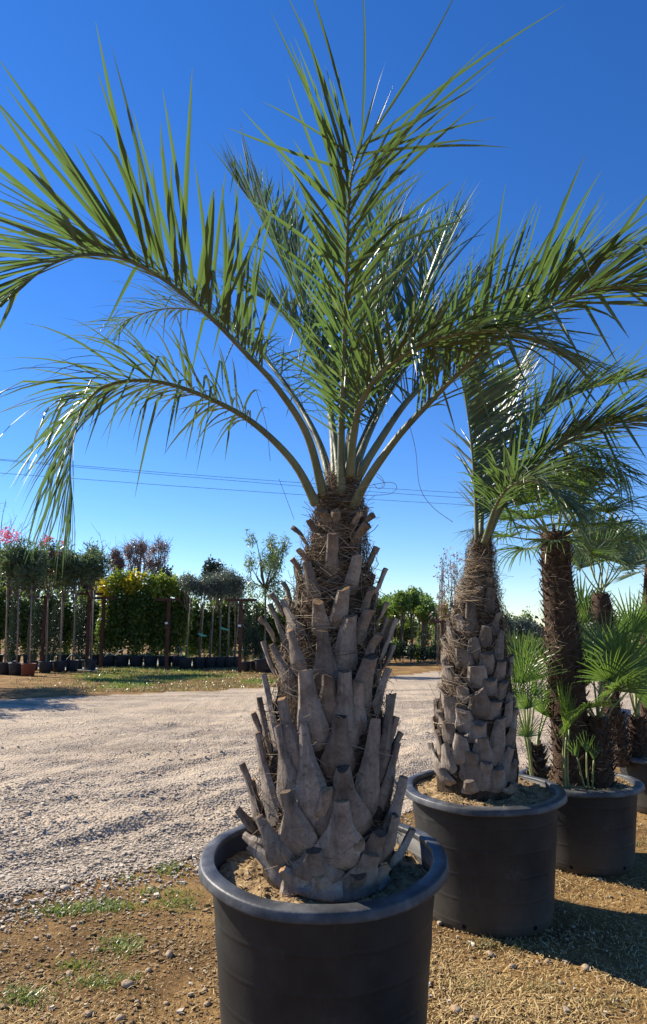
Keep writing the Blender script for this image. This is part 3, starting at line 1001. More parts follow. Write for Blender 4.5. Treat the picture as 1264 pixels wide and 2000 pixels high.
# tip x, y, width -> foot x, y, width (photo pixels)
BOOTS1 = [
    (623, 1708, 24, 627, 1756, 118), (614, 1658, 32, 612, 1722, 108), (700, 1704, 30, 694, 1758, 130), (552, 1696, 18, 590, 1748, 110), (752, 1690, 22, 738, 1744, 96), (723, 1666, 32, 705, 1740, 92), (668, 1563, 27, 664, 1703, 98), (559, 1545, 21, 577, 1670, 82),
    (507, 1592, 17, 553, 1700, 70), (489, 1650, 18, 560, 1725, 60), (670, 1497, 25, 676, 1650, 104), (592, 1417, 17, 610, 1628, 74), (542, 1417, 15, 557, 1588, 58),
    (503, 1430, 13, 530, 1615, 52), (475, 1491, 14, 500, 1592, 44), (464, 1578, 14, 494, 1622, 40), (479, 1629, 14, 515, 1668, 44), (666, 1397, 23, 660, 1524, 62),
    (732, 1405, 20, 717, 1604, 60), (551, 1362, 17, 573, 1526, 52), (508, 1362, 12, 522, 1478, 36), (596, 1310, 26, 614, 1468, 60), (674, 1310, 24, 676, 1484, 54),
    (518, 1318, 13, 532, 1468, 40), (760, 1357, 18, 750, 1532, 44), (773, 1399, 14, 758, 1470, 36), (775, 1452, 15, 755, 1586, 42), (787, 1516, 20, 763, 1644, 56),
    (803, 1619, 16, 768, 1698, 46), (742, 1625, 26, 722, 1706, 80), (770, 1590, 16, 752, 1680, 50), (718, 1023, 19, 696, 1068, 24), (726, 1005, 16, 706, 1046, 20),
    (650, 1042, 20, 647, 1134, 26), (603, 1015, 12, 624, 1064, 22), (573, 1029, 11, 594, 1066, 20), (587, 1075, 14, 596, 1118, 24), (600, 1097, 17, 611, 1178, 32),
    (571, 1090, 11, 584, 1134, 24), (734, 1067, 13, 718, 1120, 24), (698, 1088, 20, 684, 1164, 30), (622, 1173, 21, 627, 1240, 36), (672, 1148, 21, 658, 1230, 32),
    (554, 1137, 10, 560, 1176, 22), (530, 1159, 13, 548, 1204, 26), (555, 1175, 13, 585, 1256, 34), (529, 1180, 12, 557, 1278, 30), (685, 1202, 25, 677, 1320, 50),
    (568, 1229, 15, 582, 1320, 38), (630, 1232, 21, 636, 1374, 58), (508, 1206, 11, 530, 1254, 24), (532, 1257, 14, 567, 1358, 38), (722, 1192, 19, 709, 1258, 32),
    (753, 1177, 13, 744, 1210, 24), (756, 1206, 18, 738, 1268, 30), (740, 1238, 18, 726, 1290, 32), (723, 1281, 29, 706, 1400, 58), (771, 1208, 12, 746, 1296, 28),
    (766, 1260, 13, 754, 1306, 28), (758, 1306, 16, 742, 1400, 36), (655, 996, 16, 662, 1046, 20), (628, 995, 14, 646, 1036, 20), (703, 1002, 13, 690, 1034, 18),
    (516, 1252, 12, 536, 1320, 30), (752, 1110, 12, 738, 1160, 24), (724, 1150, 16, 716, 1200, 28), (496, 1392, 12, 516, 1500, 34), (782, 1430, 12, 764, 1520, 34),
    (640, 1540, 20, 640, 1600, 60), (700, 1640, 24, 694, 1700, 70), (640, 1320, 20, 644, 1420, 50), (700, 1330, 20, 700, 1440, 46)]


def place_boots(root, lst, axis, rad, seed, wk=(1.15, 1.12), tk=1.0, cutm='cut', extra=0.058, nback=40, zr=(0.66, 1.9), blen=(0.16, 0.26), tipw=0.04):
    r = np.random.default_rng(seed)
    for (tx, ty, tw, bx, by, bw) in lst:
        B = hit(bx, by, axis, rad, 0.008)
        T = hit(tx, ty, axis, rad, extra * r.uniform(0.8, 1.25) * (float(np.clip((by - ty) / 95, 0.22, 1)) if by > 1690 else float(np.interp(by, [1060, 1250], [1.25, 1.0]))))
        if T[2] - B[2] < 0.035:
            T = T + np.array([0, 0, 0.03])
        k = depth(B[1], B[2]) / F
        V, fs, mi = boot(B, T, axis, bw * k * wk[0], tw * k * wk[1], r, rad, tk)
        part('leaf_base', V, fs, [M['boot'], M[cutm]], root, origin=B, smooth=True, midx=mi)
    for i in range(nback):         # the side turned away from the photographer
        t = i / nback
        z = zr[0] + (zr[1] - zr[0]) * t
        az = 2.399963 * i
        if math.sin(az) < 0.12:
            az = -az
        if math.sin(az) < 0.12:
            continue
        c = axis(z)
        o = np.array([math.cos(az), math.sin(az), 0])
        ln = np.interp(t, [0, 0.5, 1], [blen[0], blen[1], blen[0]])
        B = np.array([c[0], c[1], z]) + o * (rad(z) + 0.004)
        c2 = axis(z + ln)
        T = np.array([c2[0], c2[1], z + ln]) + o * (rad(z + ln) + extra)
        V, fs, mi = boot(B, T, axis, np.interp(t, [0, 1], [0.18, 0.05]), tipw, r, rad)
        part('leaf_base', V, fs, [M['boot'], M[cutm]], root, origin=B, smooth=True, midx=mi)


place_boots(palm1, BOOTS1, ax1, R1, 21)
rf = np.random.default_rng(5)
bf = fibres(ax1, R1, [0.75, 1.1, 1.35, 1.55, 1.7, 1.8, 1.9, 1.98, 2.05, 2.10], 5200, rf, w=0.0011)
# long loose strands hanging out of the crown
for c in [[(700, 985, 2.6), (660, 1000, 2.55), (690, 960, 2.5), (755, 942, 2.5), (775, 950, 2.5), (760, 965, 2.52), (700, 968, 2.55)],
          [(735, 930, 2.5), (752, 945, 2.5), (740, 955, 2.5), (730, 945, 2.5)], [(715, 935, 2.6), (735, 925, 2.6), (750, 940, 2.6), (745, 950, 2.6)],
          [(800, 830, 2.42), (812, 880, 2.40), (820, 950, 2.38), (845, 990, 2.36), (885, 1020, 2.34)], [(575, 1015, 2.6), (560, 975, 2.58), (545, 935, 2.55)],
          [(600, 965, 2.6), (590, 930, 2.6), (572, 915, 2.6)], [(690, 1060, 2.5), (685, 1045, 2.48), (700, 1020, 2.47), (705, 1000, 2.48)], [(640, 960, 2.6), (620, 930, 2.6), (600, 950, 2.6)],
          [(500, 760, 2.5), (520, 830, 2.48), (528, 900, 2.47)], [(210, 745, 2.36), (175, 790, 2.3), (160, 840, 2.3)], [(640, 1010, 2.55), (660, 1002, 2.5), (700, 1000, 2.5)]]:
    V, fs = tube(catmull([at(*q) for q in c], 24), 0.0011, 4)
    bf.add(V, fs[0])
bf.build('fibre', M['fibre'], palm1, kind='stuff')

SP1 = [
    # lower left, hanging tip
    dict(c=[(618, 985, 2.62), (575, 905, 2.55), (500, 830, 2.5), (420, 783, 2.45), (330, 750, 2.4), (260, 743, 2.37), (200, 757, 2.35), (163, 795, 2.33), (145, 850, 2.32), (137, 910, 2.3), (141, 975, 2.3)],
         s0=0.27, n=98, L=0.56, W=0.0106, A=(78, 24), Vd=(12, 10), droop=0.8, kinks=0.24, Lprof=[0.40, 0.75, 1.0, 0.75, 0.42], wind=(-0.10, 0, 0.0), an=(10, 8)),
    # left, large, upright leaflets
    dict(c=[(632, 970, 2.62), (600, 850, 2.52), (540, 755, 2.42), (480, 690, 2.33), (420, 628, 2.24), (340, 560, 2.13), (260, 512, 2.03), (190, 498, 1.95), (130, 505, 1.88), (70, 535, 1.85), (5, 588, 1.82)],
         s0=0.34, n=81, L=0.62, W=0.0167, A=(60, 22), Vd=(52, -4), droop=0.14, kinks=0.04, Lprof=[0.40, 0.8, 1.0, 0.85, 0.5], wind=(-0.02, 0, 0.06), an=(9, 8)),
    # behind left
    dict(c=[(646, 940, 2.76), (625, 870, 2.86), (590, 800, 3.0), (550, 740, 3.1), (500, 680, 3.25), (450, 635, 3.35), (400, 610, 3.4), (340, 602, 3.5), (280, 612, 3.55), (225, 636, 3.6)],
         s0=0.22, n=79, L=0.46, W=0.0106, A=(70, 26), Vd=(28, 8), droop=0.6, kinks=0.14, an=(10, 8)),
    # upright, left of centre
    dict(c=[(655, 930, 2.76), (648, 830, 2.86), (635, 740, 2.95), (612, 660, 3.0), (590, 600, 3.05), (560, 530, 3.1), (530, 465, 3.15), (498, 405, 3.2), (465, 360, 3.2)],
         s0=0.20, n=85, L=0.60, W=0.0158, A=(46, 20), Vd=(42, 34), droop=0.06, kinks=0.02, wind=(0.04, 0, 0.08), an=(8, 10)),
    # straight up in the middle, leaning to the camera
    dict(c=[(667, 965, 2.60), (667, 850, 2.55), (671, 740, 2.46), (674, 640, 2.36), (677, 540, 2.23), (680, 440, 2.09), (684, 370, 1.98), (692, 320, 1.90), (706, 285, 1.84)],
         s0=0.18, n=67, L=0.54, W=0.0132, A=(48, 24), Vd=(24, 8), droop=0.08, kinks=0.04, Lprof=[0.34, 0.52, 0.66, 0.88, 1.0], up=(-1.0, 0.05, 0), an=(9, 26)),
    # low right arch
    dict(c=[(684, 930, 2.58), (690, 850, 2.5), (706, 785, 2.42), (740, 733, 2.32), (795, 690, 2.22), (865, 660, 2.13), (945, 647, 2.06), (1020, 655, 2.0), (1085, 680, 1.97)],
         s0=0.16, n=77, L=0.44, W=0.0123, A=(50, 24), Vd=(35, 6), droop=0.45, kinks=0.08, an=(9, 8)),
    # behind right, pale
    dict(c=[(688, 930, 2.76), (705, 870, 2.86), (735, 800, 2.96), (770, 720, 3.06), (800, 640, 3.15), (830, 560, 3.22), (855, 500, 3.3), (880, 450, 3.3)],
         s0=0.20, n=85, L=0.56, W=0.0141, A=(46, 20), Vd=(36, 28), droop=0.10, kinks=0.02, wind=(0.06, 0, 0.02), an=(8, 10)),
    # right, rising
    dict(c=[(692, 945, 2.70), (730, 880, 2.68), (790, 790, 2.70), (850, 730, 2.74), (900, 690, 2.78), (970, 640, 2.8), (1050, 585, 2.8), (1125, 535, 2.8), (1200, 500, 2.8)],
         s0=0.24, n=81, L=0.52, W=0.0141, A=(54, 24), Vd=(36, 20), droop=0.28, kinks=0.08, an=(9, 8)),
    # big right arch coming forward
    dict(c=[(688, 990, 2.60), (722, 930, 2.52), (780, 850, 2.44), (850, 775, 2.37), (900, 725, 2.31), (970, 660, 2.22), (1060, 605, 2.12), (1140, 572, 2.03), (1210, 560, 1.97), (1290, 575, 1.91), (1370, 615, 1.86)],
         s0=0.28, n=89, L=0.52, W=0.0150, A=(56, 26), Vd=(42, 4), droop=0.30, kinks=0.08, wind=(0.10, 0, 0.0), an=(9, 8)),
    # upright behind the middle
    dict(c=[(672, 935, 2.76), (690, 800, 2.96), (708, 680, 3.12), (726, 560, 3.3), (742, 470, 3.4), (756, 410, 3.5)],
         s0=0.22, n=75, L=0.56, W=0.0141, A=(44, 18), Vd=(32, 30), droop=0.06, kinks=0.02, an=(8, 10)),
    dict(c=[(690, 935, 2.74), (715, 860, 2.84), (760, 770, 2.96), (820, 680, 3.06), (880, 610, 3.12), (935, 550, 3.16)],
         s0=0.22, n=67, L=0.50, W=0.0123, A=(50, 22), Vd=(32, 20), droop=0.16, kinks=0.04, an=(9, 10)),
    # new upright leaves right of the middle
    dict(c=[(678, 940, 2.68), (692, 850, 2.72), (708, 760, 2.74), (740, 640, 2.76), (790, 540, 2.76), (850, 470, 2.74)],
         s0=0.26, n=69, L=0.46, W=0.0128, A=(46, 22), Vd=(34, 24), droop=0.15, kinks=0.03, an=(8, 10)),
    dict(c=[(664, 945, 2.72), (655, 860, 2.80), (640, 780, 2.86), (612, 700, 2.92), (575, 640, 2.96), (530, 590, 3.0), (470, 560, 3.0)],
         s0=0.24, n=75, L=0.44, W=0.0128, A=(52, 24), Vd=(30, 20), droop=0.30, kinks=0.08, an=(9, 8)),
]
feather_palm(palm1, SP1, 0.017, 300, M['leaf'], 31, 0.5)

# ------------------------------------------------------------------ second jelly palm, tied with twine
X2, Y2 = POT2
z2 = o2[2] + s2
A2 = [(x_at(930, Y2, 0.6), Y2, z2 - 0.08), (x_at(930, Y2, 0.9), Y2, 0.9), (x_at(930, Y2, 1.4), Y2, 1.4), (x_at(934, Y2, 1.65), Y2, 1.65), (x_at(940, Y2, 2.0), Y2, 2.0), (x_at(942, Y2, 2.1), Y2, 2.1)]
R2 = lambda z: float(np.interp(z, [0.5, 0.62, 0.8, 1.0, 1.2, 1.4, 1.6, 1.75, 1.88, 2.0, 2.1], [0.20, 0.225, 0.232, 0.220, 0.200, 0.178, 0.140, 0.100, 0.072, 0.060, 0.052]))
ax2 = frame_axis(A2)
palm2 = thing('jelly_palm', (X2, Y2, z2), 'smaller jelly palm with twine-wrapped stubby trunk behind the front pot', 'palm tree')
palm_trunk(palm2, A2, R2)
BOOTS2 = [
    (920, 1469, 18, 916, 1532, 38), (950, 1488, 15, 953, 1547, 40), (870, 1453, 13, 876, 1514, 27), (842, 1460, 9, 857, 1514, 22), (900, 1436, 17, 902, 1496, 30), (999, 1458, 13, 985, 1530, 32),
    (1009, 1484, 12, 1004, 1530, 24), (941, 1443, 18, 946, 1504, 36), (979, 1402, 15, 975, 1490, 27), (1002, 1423, 12, 998, 1462, 22), (936, 1408, 20, 926, 1456, 30), (933, 1349, 20, 936, 1404, 33),
    (876, 1413, 20, 876, 1455, 27), (878, 1365, 18, 878, 1413, 24), (878, 1301, 16, 880, 1340, 20), (903, 1383, 21, 905, 1430, 31), (901, 1340, 17, 901, 1374, 22), (855, 1428, 12, 852, 1472, 20),
    (858, 1388, 12, 858, 1428, 18), (860, 1337, 12, 861, 1382, 17), (930, 1300, 24, 928, 1345, 27), (969, 1370, 18, 968, 1405, 24), (958, 1326, 20, 958, 1363, 25), (986, 1330, 15, 984, 1368, 20),
    (999, 1353, 12, 996, 1385, 18), (994, 1373, 14, 994, 1422, 20), (1008, 1383, 9, 1006, 1463, 18), (916, 1525, 14, 922, 1552, 26), (935, 1146, 13, 936, 1176, 15), (960, 1148, 13, 957, 1200, 17),
    (919, 1178, 13, 925, 1248, 18), (951, 1222, 15, 951, 1267, 19), (881, 1225, 15, 883, 1263, 19), (880, 1178, 8, 882, 1202, 14), (974, 1200, 10, 974, 1248, 16), (980, 1232, 10, 978, 1296, 18),
    (903, 1269, 20, 906, 1304, 24), (956, 1127, 9, 955, 1148, 12), (891, 1163, 9, 894, 1190, 14), (866, 1284, 11, 868, 1330, 16), (975, 1500, 16, 972, 1548, 34), (1004, 1530, 16, 996, 1552, 34),
    (862, 1500, 14, 872, 1534, 30), (980, 1290, 14, 978, 1330, 20), (950, 1275, 18, 950, 1318, 22), (925, 1250, 14, 925, 1290, 20), (893, 1200, 12, 896, 1240, 18)]
place_boots(palm2, BOOTS2, ax2, R2, 22, wk=(1.60, 1.45), tk=0.75, cutm='cutgrey', extra=0.030, nback=40, zr=(0.66, 1.75), blen=(0.10, 0.15), tipw=0.05)
rf = np.random.default_rng(6)
fibres(ax2, R2, [0.9, 1.3, 1.5, 1.60, 1.70, 1.78, 1.85, 1.95, 2.05], 3000, rf, w=0.0012, out=(0, 0.03)).build('fibre', M['fibre'], palm2, kind='stuff')
# twine turns
bt = Buf()
for (px, py, wpx, nt) in [(888, 1258, 40, 30), (902, 1328, 30, 22), (902, 1374, 30, 26), (872, 1340, 26, 18), (912, 1165, 60, 46), (905, 1145, 44, 30), (935, 1100, 44, 34), (880, 1275, 36, 18), (925, 1120, 46, 30)]:
    c = hit(px, py, ax2, R2, 0.03)
    a0 = math.atan2(c[1] - ax2(c[2])[1], c[0] - ax2(c[2])[0])
    for k in range(int(nt * 0.6)):
        zc = c[2] + rf.normal(0, 0.018)
        Rz = R2(zc) + rf.uniform(0.022, 0.05)
        span = wpx / F * 3.8 / Rz * rf.uniform(0.3, 0.65)
        sgm = np.linspace(-span, span, 8)
        am = a0 + rf.normal(0, 0.08)
        dz = rf.normal(0, 0.034) * np.linspace(-1, 1, 8) + 0.012 * np.cos(np.linspace(0, 3.1, 8) + rf.uniform(-1, 1))
        Pk = np.c_[ax2(zc)[0] + Rz * np.cos(am + sgm), ax2(zc)[1] + Rz * np.sin(am + sgm), zc + dz]
        V, fs = tube(Pk, 0.0016, 4)
        bt.add(V, fs[0])
bt.build('twine', M['twine'], palm2, kind='stuff')
SP2 = [
    dict(c=[(932, 1065, 4.0), (928, 960, 4.0), (920, 860, 3.98), (911, 790, 3.95), (902, 730, 3.9), (897, 680, 3.86)], s0=0.10, n=104, L=0.52, W=0.0175, A=(40, 24), Vd=(15, 20), droop=0.25, wind=(1.15, 0, 0.2), base_r=0.014),
    dict(c=[(946, 1065, 3.98), (965, 1010, 3.95), (1000, 955, 3.9), (1060, 900, 3.84), (1130, 852, 3.78), (1200, 825, 3.72), (1270, 822, 3.67), (1340, 845, 3.62)], s0=0.22, n=97, L=0.58, W=0.0193, A=(58, 26), Vd=(38, 12), droop=0.35, wind=(0.25, 0, 0.0)),
    dict(c=[(948, 1060, 4.05), (975, 970, 4.1), (1012, 880, 4.15), (1070, 805, 4.2), (1150, 760, 4.2), (1250, 740, 4.2)], s0=0.15, n=92, L=0.56, W=0.0184, A=(52, 28), Vd=(40, 25), droop=0.20, wind=(0.15, 0, 0.1)),
    dict(c=[(945, 1060, 3.95), (970, 985, 3.75), (1005, 945, 3.55), (1055, 945, 3.42), (1115, 985, 3.32)], s0=0.25, n=67, L=0.50, W=0.0140, A=(60, 24), Vd=(20, 8), droop=0.7, wind=(0.1, 0, 0.0)),
    dict(c=[(948, 1060, 4.1), (985, 960, 4.3), (1040, 890, 4.5), (1110, 865, 4.6), (1180, 885, 4.7), (1225, 930, 4.7)], s0=0.2, n=82, L=0.52, W=0.0166, A=(60, 26), Vd=(20, 5), droop=0.7),
    dict(c=[(938, 1060, 4.05), (945, 960, 4.12), (960, 860, 4.2), (985, 770, 4.25), (1030, 690, 4.25)], s0=0.12, n=89, L=0.50, W=0.0157, A=(48, 24), Vd=(30, 20), droop=0.2, wind=(0.3, 0, 0.05)),
    dict(c=[(950, 1060, 4.0), (985, 985, 4.0), (1035, 930, 4.0), (1100, 905, 4.05), (1165, 915, 4.05)], s0=0.2, n=74, L=0.50, W=0.0157, A=(62, 26), Vd=(10, 0), droop=0.9),
]
feather_palm(palm2, SP2, 0.016, 120, M['leaf'], 32, 0.5)


# ------------------------------------------------------------------ fan palms
def fan_geo(p0, p1, face, Rr, r, nseg=22, spread=200, split=0.45, droop=0.25, W=None, pet_r=0.005, cup=0.25):
    """a fan leaf: stalk from p0 to p1, then folded segments radiating round p1; face = direction of the fan's upper side"""
    p0, p1 = np.array(p0, float), np.array(p1, float)
    d = unit(p1 - p0)
    nrm = unit(np.array(face, float) - d * np.dot(face, d))
    side = np.cross(d, nrm)
    mid = (p0 + p1) / 2 + nrm * (-0.04 * np.linalg.norm(p1 - p0))
    stalk = tube(catmull([p0, mid, p1], 8), np.linspace(pet_r * 1.3, pet_r * 0.8, 8), 5)
    b = Buf()
    for i in range(nseg):
        a = R(-spread / 2 + spread * (i + r.uniform(-0.2, 0.2)) / (nseg - 1))
        dd = unit(math.cos(a) * d + math.sin(a) * side + nrm * cup * (0.5 + 0.5 * abs(math.sin(a))))
        tdir = -math.sin(a) * d + math.cos(a) * side
        L = Rr * (0.72 + 0.28 * math.cos(a * 0.75)) * r.uniform(0.88, 1.08)
        s = np.linspace(0, 1, 6)
        D = unit(dd[None] + np.array([0, 0, -1.0])[None] * (droop * r.uniform(0.3, 1.6) * s ** 2)[:, None] + r.normal(0, 0.05, 3)[None] * (s ** 2)[:, None])
        P = np.vstack([p1[None], p1[None] + np.cumsum((D[:-1] + D[1:]) / 2 * (L / 5), axis=0)])
        w0 = R(spread) / nseg * L * split * 1.05
        Wd = np.interp(s, [0, split, 0.75, 1], [0.003, w0, w0 * 0.62, 0.002])
        tv = unit(tdir[None] - D * np.sum(D * tdir[None], 1, keepdims=True))
        nv = np.cross(D, tv)
        f = 0.30 * Wd[:, None]
        V = np.stack([P - tv * Wd[:, None] / 2 + nv * f, P, P + tv * Wd[:, None] / 2 + nv * f], 1).reshape(-1, 3)
        b.add(V, ringfaces(6, 3, closed=False))
    return stalk, b


def fan_leaf(root, p0, p1, face, Rr, r, mat, **k):
    (SV, SF), b = fan_geo(p0, p1, face, Rr, r, **k)
    st = part('leaf_stalk', SV, SF, M['fstalk'], root, origin=p0, smooth=True)
    b.build('fan_blade', mat, st, origin=p1)


def stub_trunk(root, axpts, rfun, seed, nst, stl=0.05, stw=0.03, nf=900, lean=0.35):
    """dark trunk covered in short old leaf stubs"""
    r = np.random.default_rng(seed)
    ax = frame_axis(axpts)
    palm_trunk(root, axpts, lambda z: rfun(z) * 0.92, 'trunk', 'darktrunk', 28, 30, 0.006)
    b = Buf()
    z0, z1 = axpts[0][2] + 0.02, axpts[-1][2]
    for i in range(nst):
        z = z0 + (z1 - z0) * (i + r.uniform(-0.5, 0.5)) / nst
        a = 2.399963 * i + r.normal(0, 0.12)
        c = ax(z)
        o = np.array([math.cos(a), math.sin(a), 0])
        t = np.array([-o[1], o[0], 0])
        Lh = stl * r.uniform(0.6, 1.3)
        base = np.array([c[0], c[1], z]) + o * rfun(z) * 0.88
        up = unit(np.array([0, 0, 1.0]) + o * lean * r.uniform(0.5, 1.6) + t * r.normal(0, 0.2))
        w = stw * r.uniform(0.7, 1.2)
        th = w * 0.30
        V = []
        for s, ww in ((0, 1.0), (0.55, 0.8), (1.0, 0.45)):
            q = base + up * Lh * s + o * 0.012 * s
            V += [q - t * w * ww / 2, q + o * th * ww + t * 0.001, q + t * w * ww / 2, q - o * th * 0.4 * ww]
        b.add(np.array(V), ringfaces(3, 4), np.array([[8, 9, 10, 11]]))
    b.build('leaf_stubs', M['darktrunk'], root, kind='stuff')
    fibres(ax, rfun, [z0, z1], nf, r, L=(0.03, 0.09), w=0.0012, out=(0, 0.02)).build('fibre', M['fibre'], root, kind='stuff')


# main dark trunk in the third pot
r = np.random.default_rng(41)
z3 = o3[2] + s3
t3 = [at(1120, 1545, Y3), at(1112, 1400, Y3), at(1104, 1300, Y3), at(1094, 1200, Y3), at(1086, 1100, Y3), at(1084, 1040, Y3)]
t3[0][2] = z3 - 0.05
rr3 = lambda z: float(np.interp(z, [0.5, 0.9, 1.4, 2.0, 2.4], [0.138, 0.135, 0.130, 0.112, 0.10]))
palm3 = thing('fan_palm', t3[0] + np.array([0, 0, 0.05]), 'stout palm with dark stubbly trunk and drooping grassy crown in the lower pot', 'palm tree')
stub_trunk(palm3, t3, rr3, 51, 330, 0.045, 0.034, 1400)
top = t3[-1]
for i in range(30):
    a = 2.399963 * i
    el = np.interp(i, [0, 29], [78, -12])
    o = np.array([math.cos(a), math.sin(a), 0])
    d = o * math.cos(R(el)) + np.array([0, 0, math.sin(R(el))])
    p0 = top + o * 0.05 + np.array([0, 0, -0.06 * (i / 30)])
    p1 = p0 + d * r.uniform(0.26, 0.40)
    fan_leaf(palm3, p0, p1, np.array([0, 0, 1.0]) * math.cos(R(el)) - o * math.sin(R(el)), r.uniform(0.34, 0.44), r, M['fan'], nseg=24, spread=190, split=0.30, droop=1.3, cup=0.2)

# slender fan palm behind, in the last pot
t5 = [at(1203, 1500, Y4 - 0.08), at(1196, 1400, Y4 - 0.08), at(1186, 1300, Y4 - 0.08), at(1178, 1220, Y4 - 0.08), at(1173, 1160, Y4 - 0.08)]
t5[0][2] = o4[2] + s4 - 0.05
rr5 = lambda z: float(np.interp(z, [0.4, 0.9, 1.4, 1.7, 1.85], [0.075, 0.08, 0.088, 0.10, 0.07]))
palm5 = thing('fan_palm', t5[0] + np.array([0, 0, 0.05]), 'slender fan palm with stiff grey-green fans on a shaggy dark trunk', 'palm tree')
stub_trunk(palm5, t5, rr5, 52, 170, 0.05, 0.03, 500, lean=0.55)
tp = t5[-1]
for (px, py, dY, sz, fx, fz) in [(1150, 1085, -0.18, 0.34, -0.5, 0.5), (1178, 1078, -0.25, 0.38, 0.05, 0.3), (1205, 1085, -0.15, 0.36, 0.5, 0.5), (1135, 1110, 0.05, 0.32, -0.8, 0.6),
                                 (1222, 1105, 0.0, 0.34, 0.8, 0.6), (1165, 1062, 0.15, 0.36, -0.2, 0.4), (1195, 1060, 0.2, 0.36, 0.3, 0.4), (1180, 1068, 0.0, 0.30, 0.0, 0.4), (1150, 1100, 0.3, 0.3, -0.4, 0.6), (1215, 1100, 0.3, 0.3, 0.4, 0.6)]:
    p1 = at(px, py, Y4 - 0.08 + dY)
    fan_leaf(palm5, tp + r.normal(0, 0.015, 3) * np.array([1, 1, 0]), p1, (-(p1 - tp)[0] * 2, -(p1 - tp)[1] * 2 - 0.4, 0.5), sz, r, M['fangrey'], nseg=24, spread=200, split=0.55, droop=0.18, cup=0.35, pet_r=0.006)


def small_fan(name, basepx, baseY, z0, fans, label, mat, trunk=None, nseg=20, cat='palm', group=None, droop=0.3, split=0.40, pet_r=0.007, spread=180, cup=0.3):
    b0 = at(basepx[0], basepx[1], baseY)
    b0[2] = z0
    root = thing(name, b0, label, cat, group)
    if trunk:
        (tx, ty, rad, ns) = trunk
        t1 = at(tx, ty, baseY)
        stub_trunk(root, [b0 - np.array([0, 0, 0.05]), (b0 + t1) / 2, t1], lambda z: rad * float(np.interp(z, [b0[2], t1[2]], [1.05, 0.75])), 60 + int(tx) % 37, ns, 0.05, 0.03, 300, 0.5)
        src = t1
    else:
        src = b0
    for (px, py, dY, Rr, fc) in fans:
        p1 = at(px, py, baseY + dY)
        fan_leaf(root, src - np.array([0, 0, 0.03]) + r.normal(0, 0.008, 3), p1, fc, Rr, r, mat, nseg=nseg, droop=droop, split=split, pet_r=pet_r, spread=spread, cup=cup)
    return root


UPF = (0.1, -1, 0.4)
small_fan('fan_palm_shoot', (1040, 1515), 4.66, z3 - 0.01, [(1022, 1335, -0.05, 0.36, UPF), (1012, 1320, 0.1, 0.34, (-0.6, -0.6, 0.5)), (1040, 1330, 0.12, 0.32, (0.7, -0.5, 0.5)), (1030, 1440, -0.06, 0.20, (-0.5, -1, 0.3)), (1008, 1370, -0.04, 0.30, (-0.8, -0.8, 0.2)), (1030, 1385, -0.10, 0.28, (0.1, -1, 0.2)), (1045, 1360, 0.04, 0.28, (0.8, -0.7, 0.3)), (1018, 1300, 0.15, 0.26, UPF)],
          'leafy fan palm shoot with long green stalks beside the twine-wrapped palm', M['fan'], nseg=24, droop=0.3, split=0.30, spread=150, cup=0.15)
small_fan('fan_palm_shoot', (1103, 1532), 4.62, z3 - 0.01, [(1102, 1410, -0.02, 0.27, UPF), (1112, 1425, -0.04, 0.22, UPF), (1106, 1440, -0.06, 0.18, (0.3, -1, 0.3))],
          'narrow bright young shoot in front of the dark trunk', M['shoot'], nseg=9, droop=0.02, split=0.6, spread=26, cup=0.0)
small_fan('fan_palm_shoot', (1150, 1540), 4.62, z3 - 0.01, [(1146, 1470, -0.02, 0.14, UPF), (1128, 1480, -0.05, 0.14, UPF), (1160, 1485, 0.0, 0.13, UPF)],
          'short green shoot at the foot of the dark trunk', M['fan'], nseg=7, droop=0.1, spread=60, cup=0.1)
small_fan('palm_stump', (1053, 1512), 4.74, z3 - 0.01, [(1060, 1395, 0.1, 0.22, (0.5, -1, 0.5)), (1075, 1380, 0.15, 0.22, (0.8, -1, 0.5))],
          'short shaggy palm stump between two fan palm shoots', M['fan'], trunk=(1048, 1455, 0.055, 60), cat='stump', nseg=14)
small_fan('palm_stump', (1172, 1540), 4.72, z3 - 0.01, [(1215, 1315, -0.05, 0.42, (0.2, -1, 0.25)), (1160, 1330, 0.1, 0.34, (-0.4, -0.8, 0.4)), (1190, 1330, -0.15, 0.30, (-0.1, -1, 0.5)), (1135, 1350, 0.2, 0.32, (-0.8, -0.6, 0.5)),
          (1175, 1290, 0.35, 0.34, (0, -0.6, 0.8)), (1200, 1350, -0.22, 0.34, (0.3, -1, -0.1)), (1145, 1385, -0.18, 0.30, (-0.5, -1, 0.1)), (1185, 1275, 0.05, 0.34, (-0.1, -1, 0.3)), (1232, 1345, 0.1, 0.34, (0.6, -1, 0.1))], 'thick low palm stump carrying wide green fans at the right of the lower pot', M['fan'], trunk=(1168, 1400, 0.095, 120), cat='stump', nseg=26, droop=0.35)
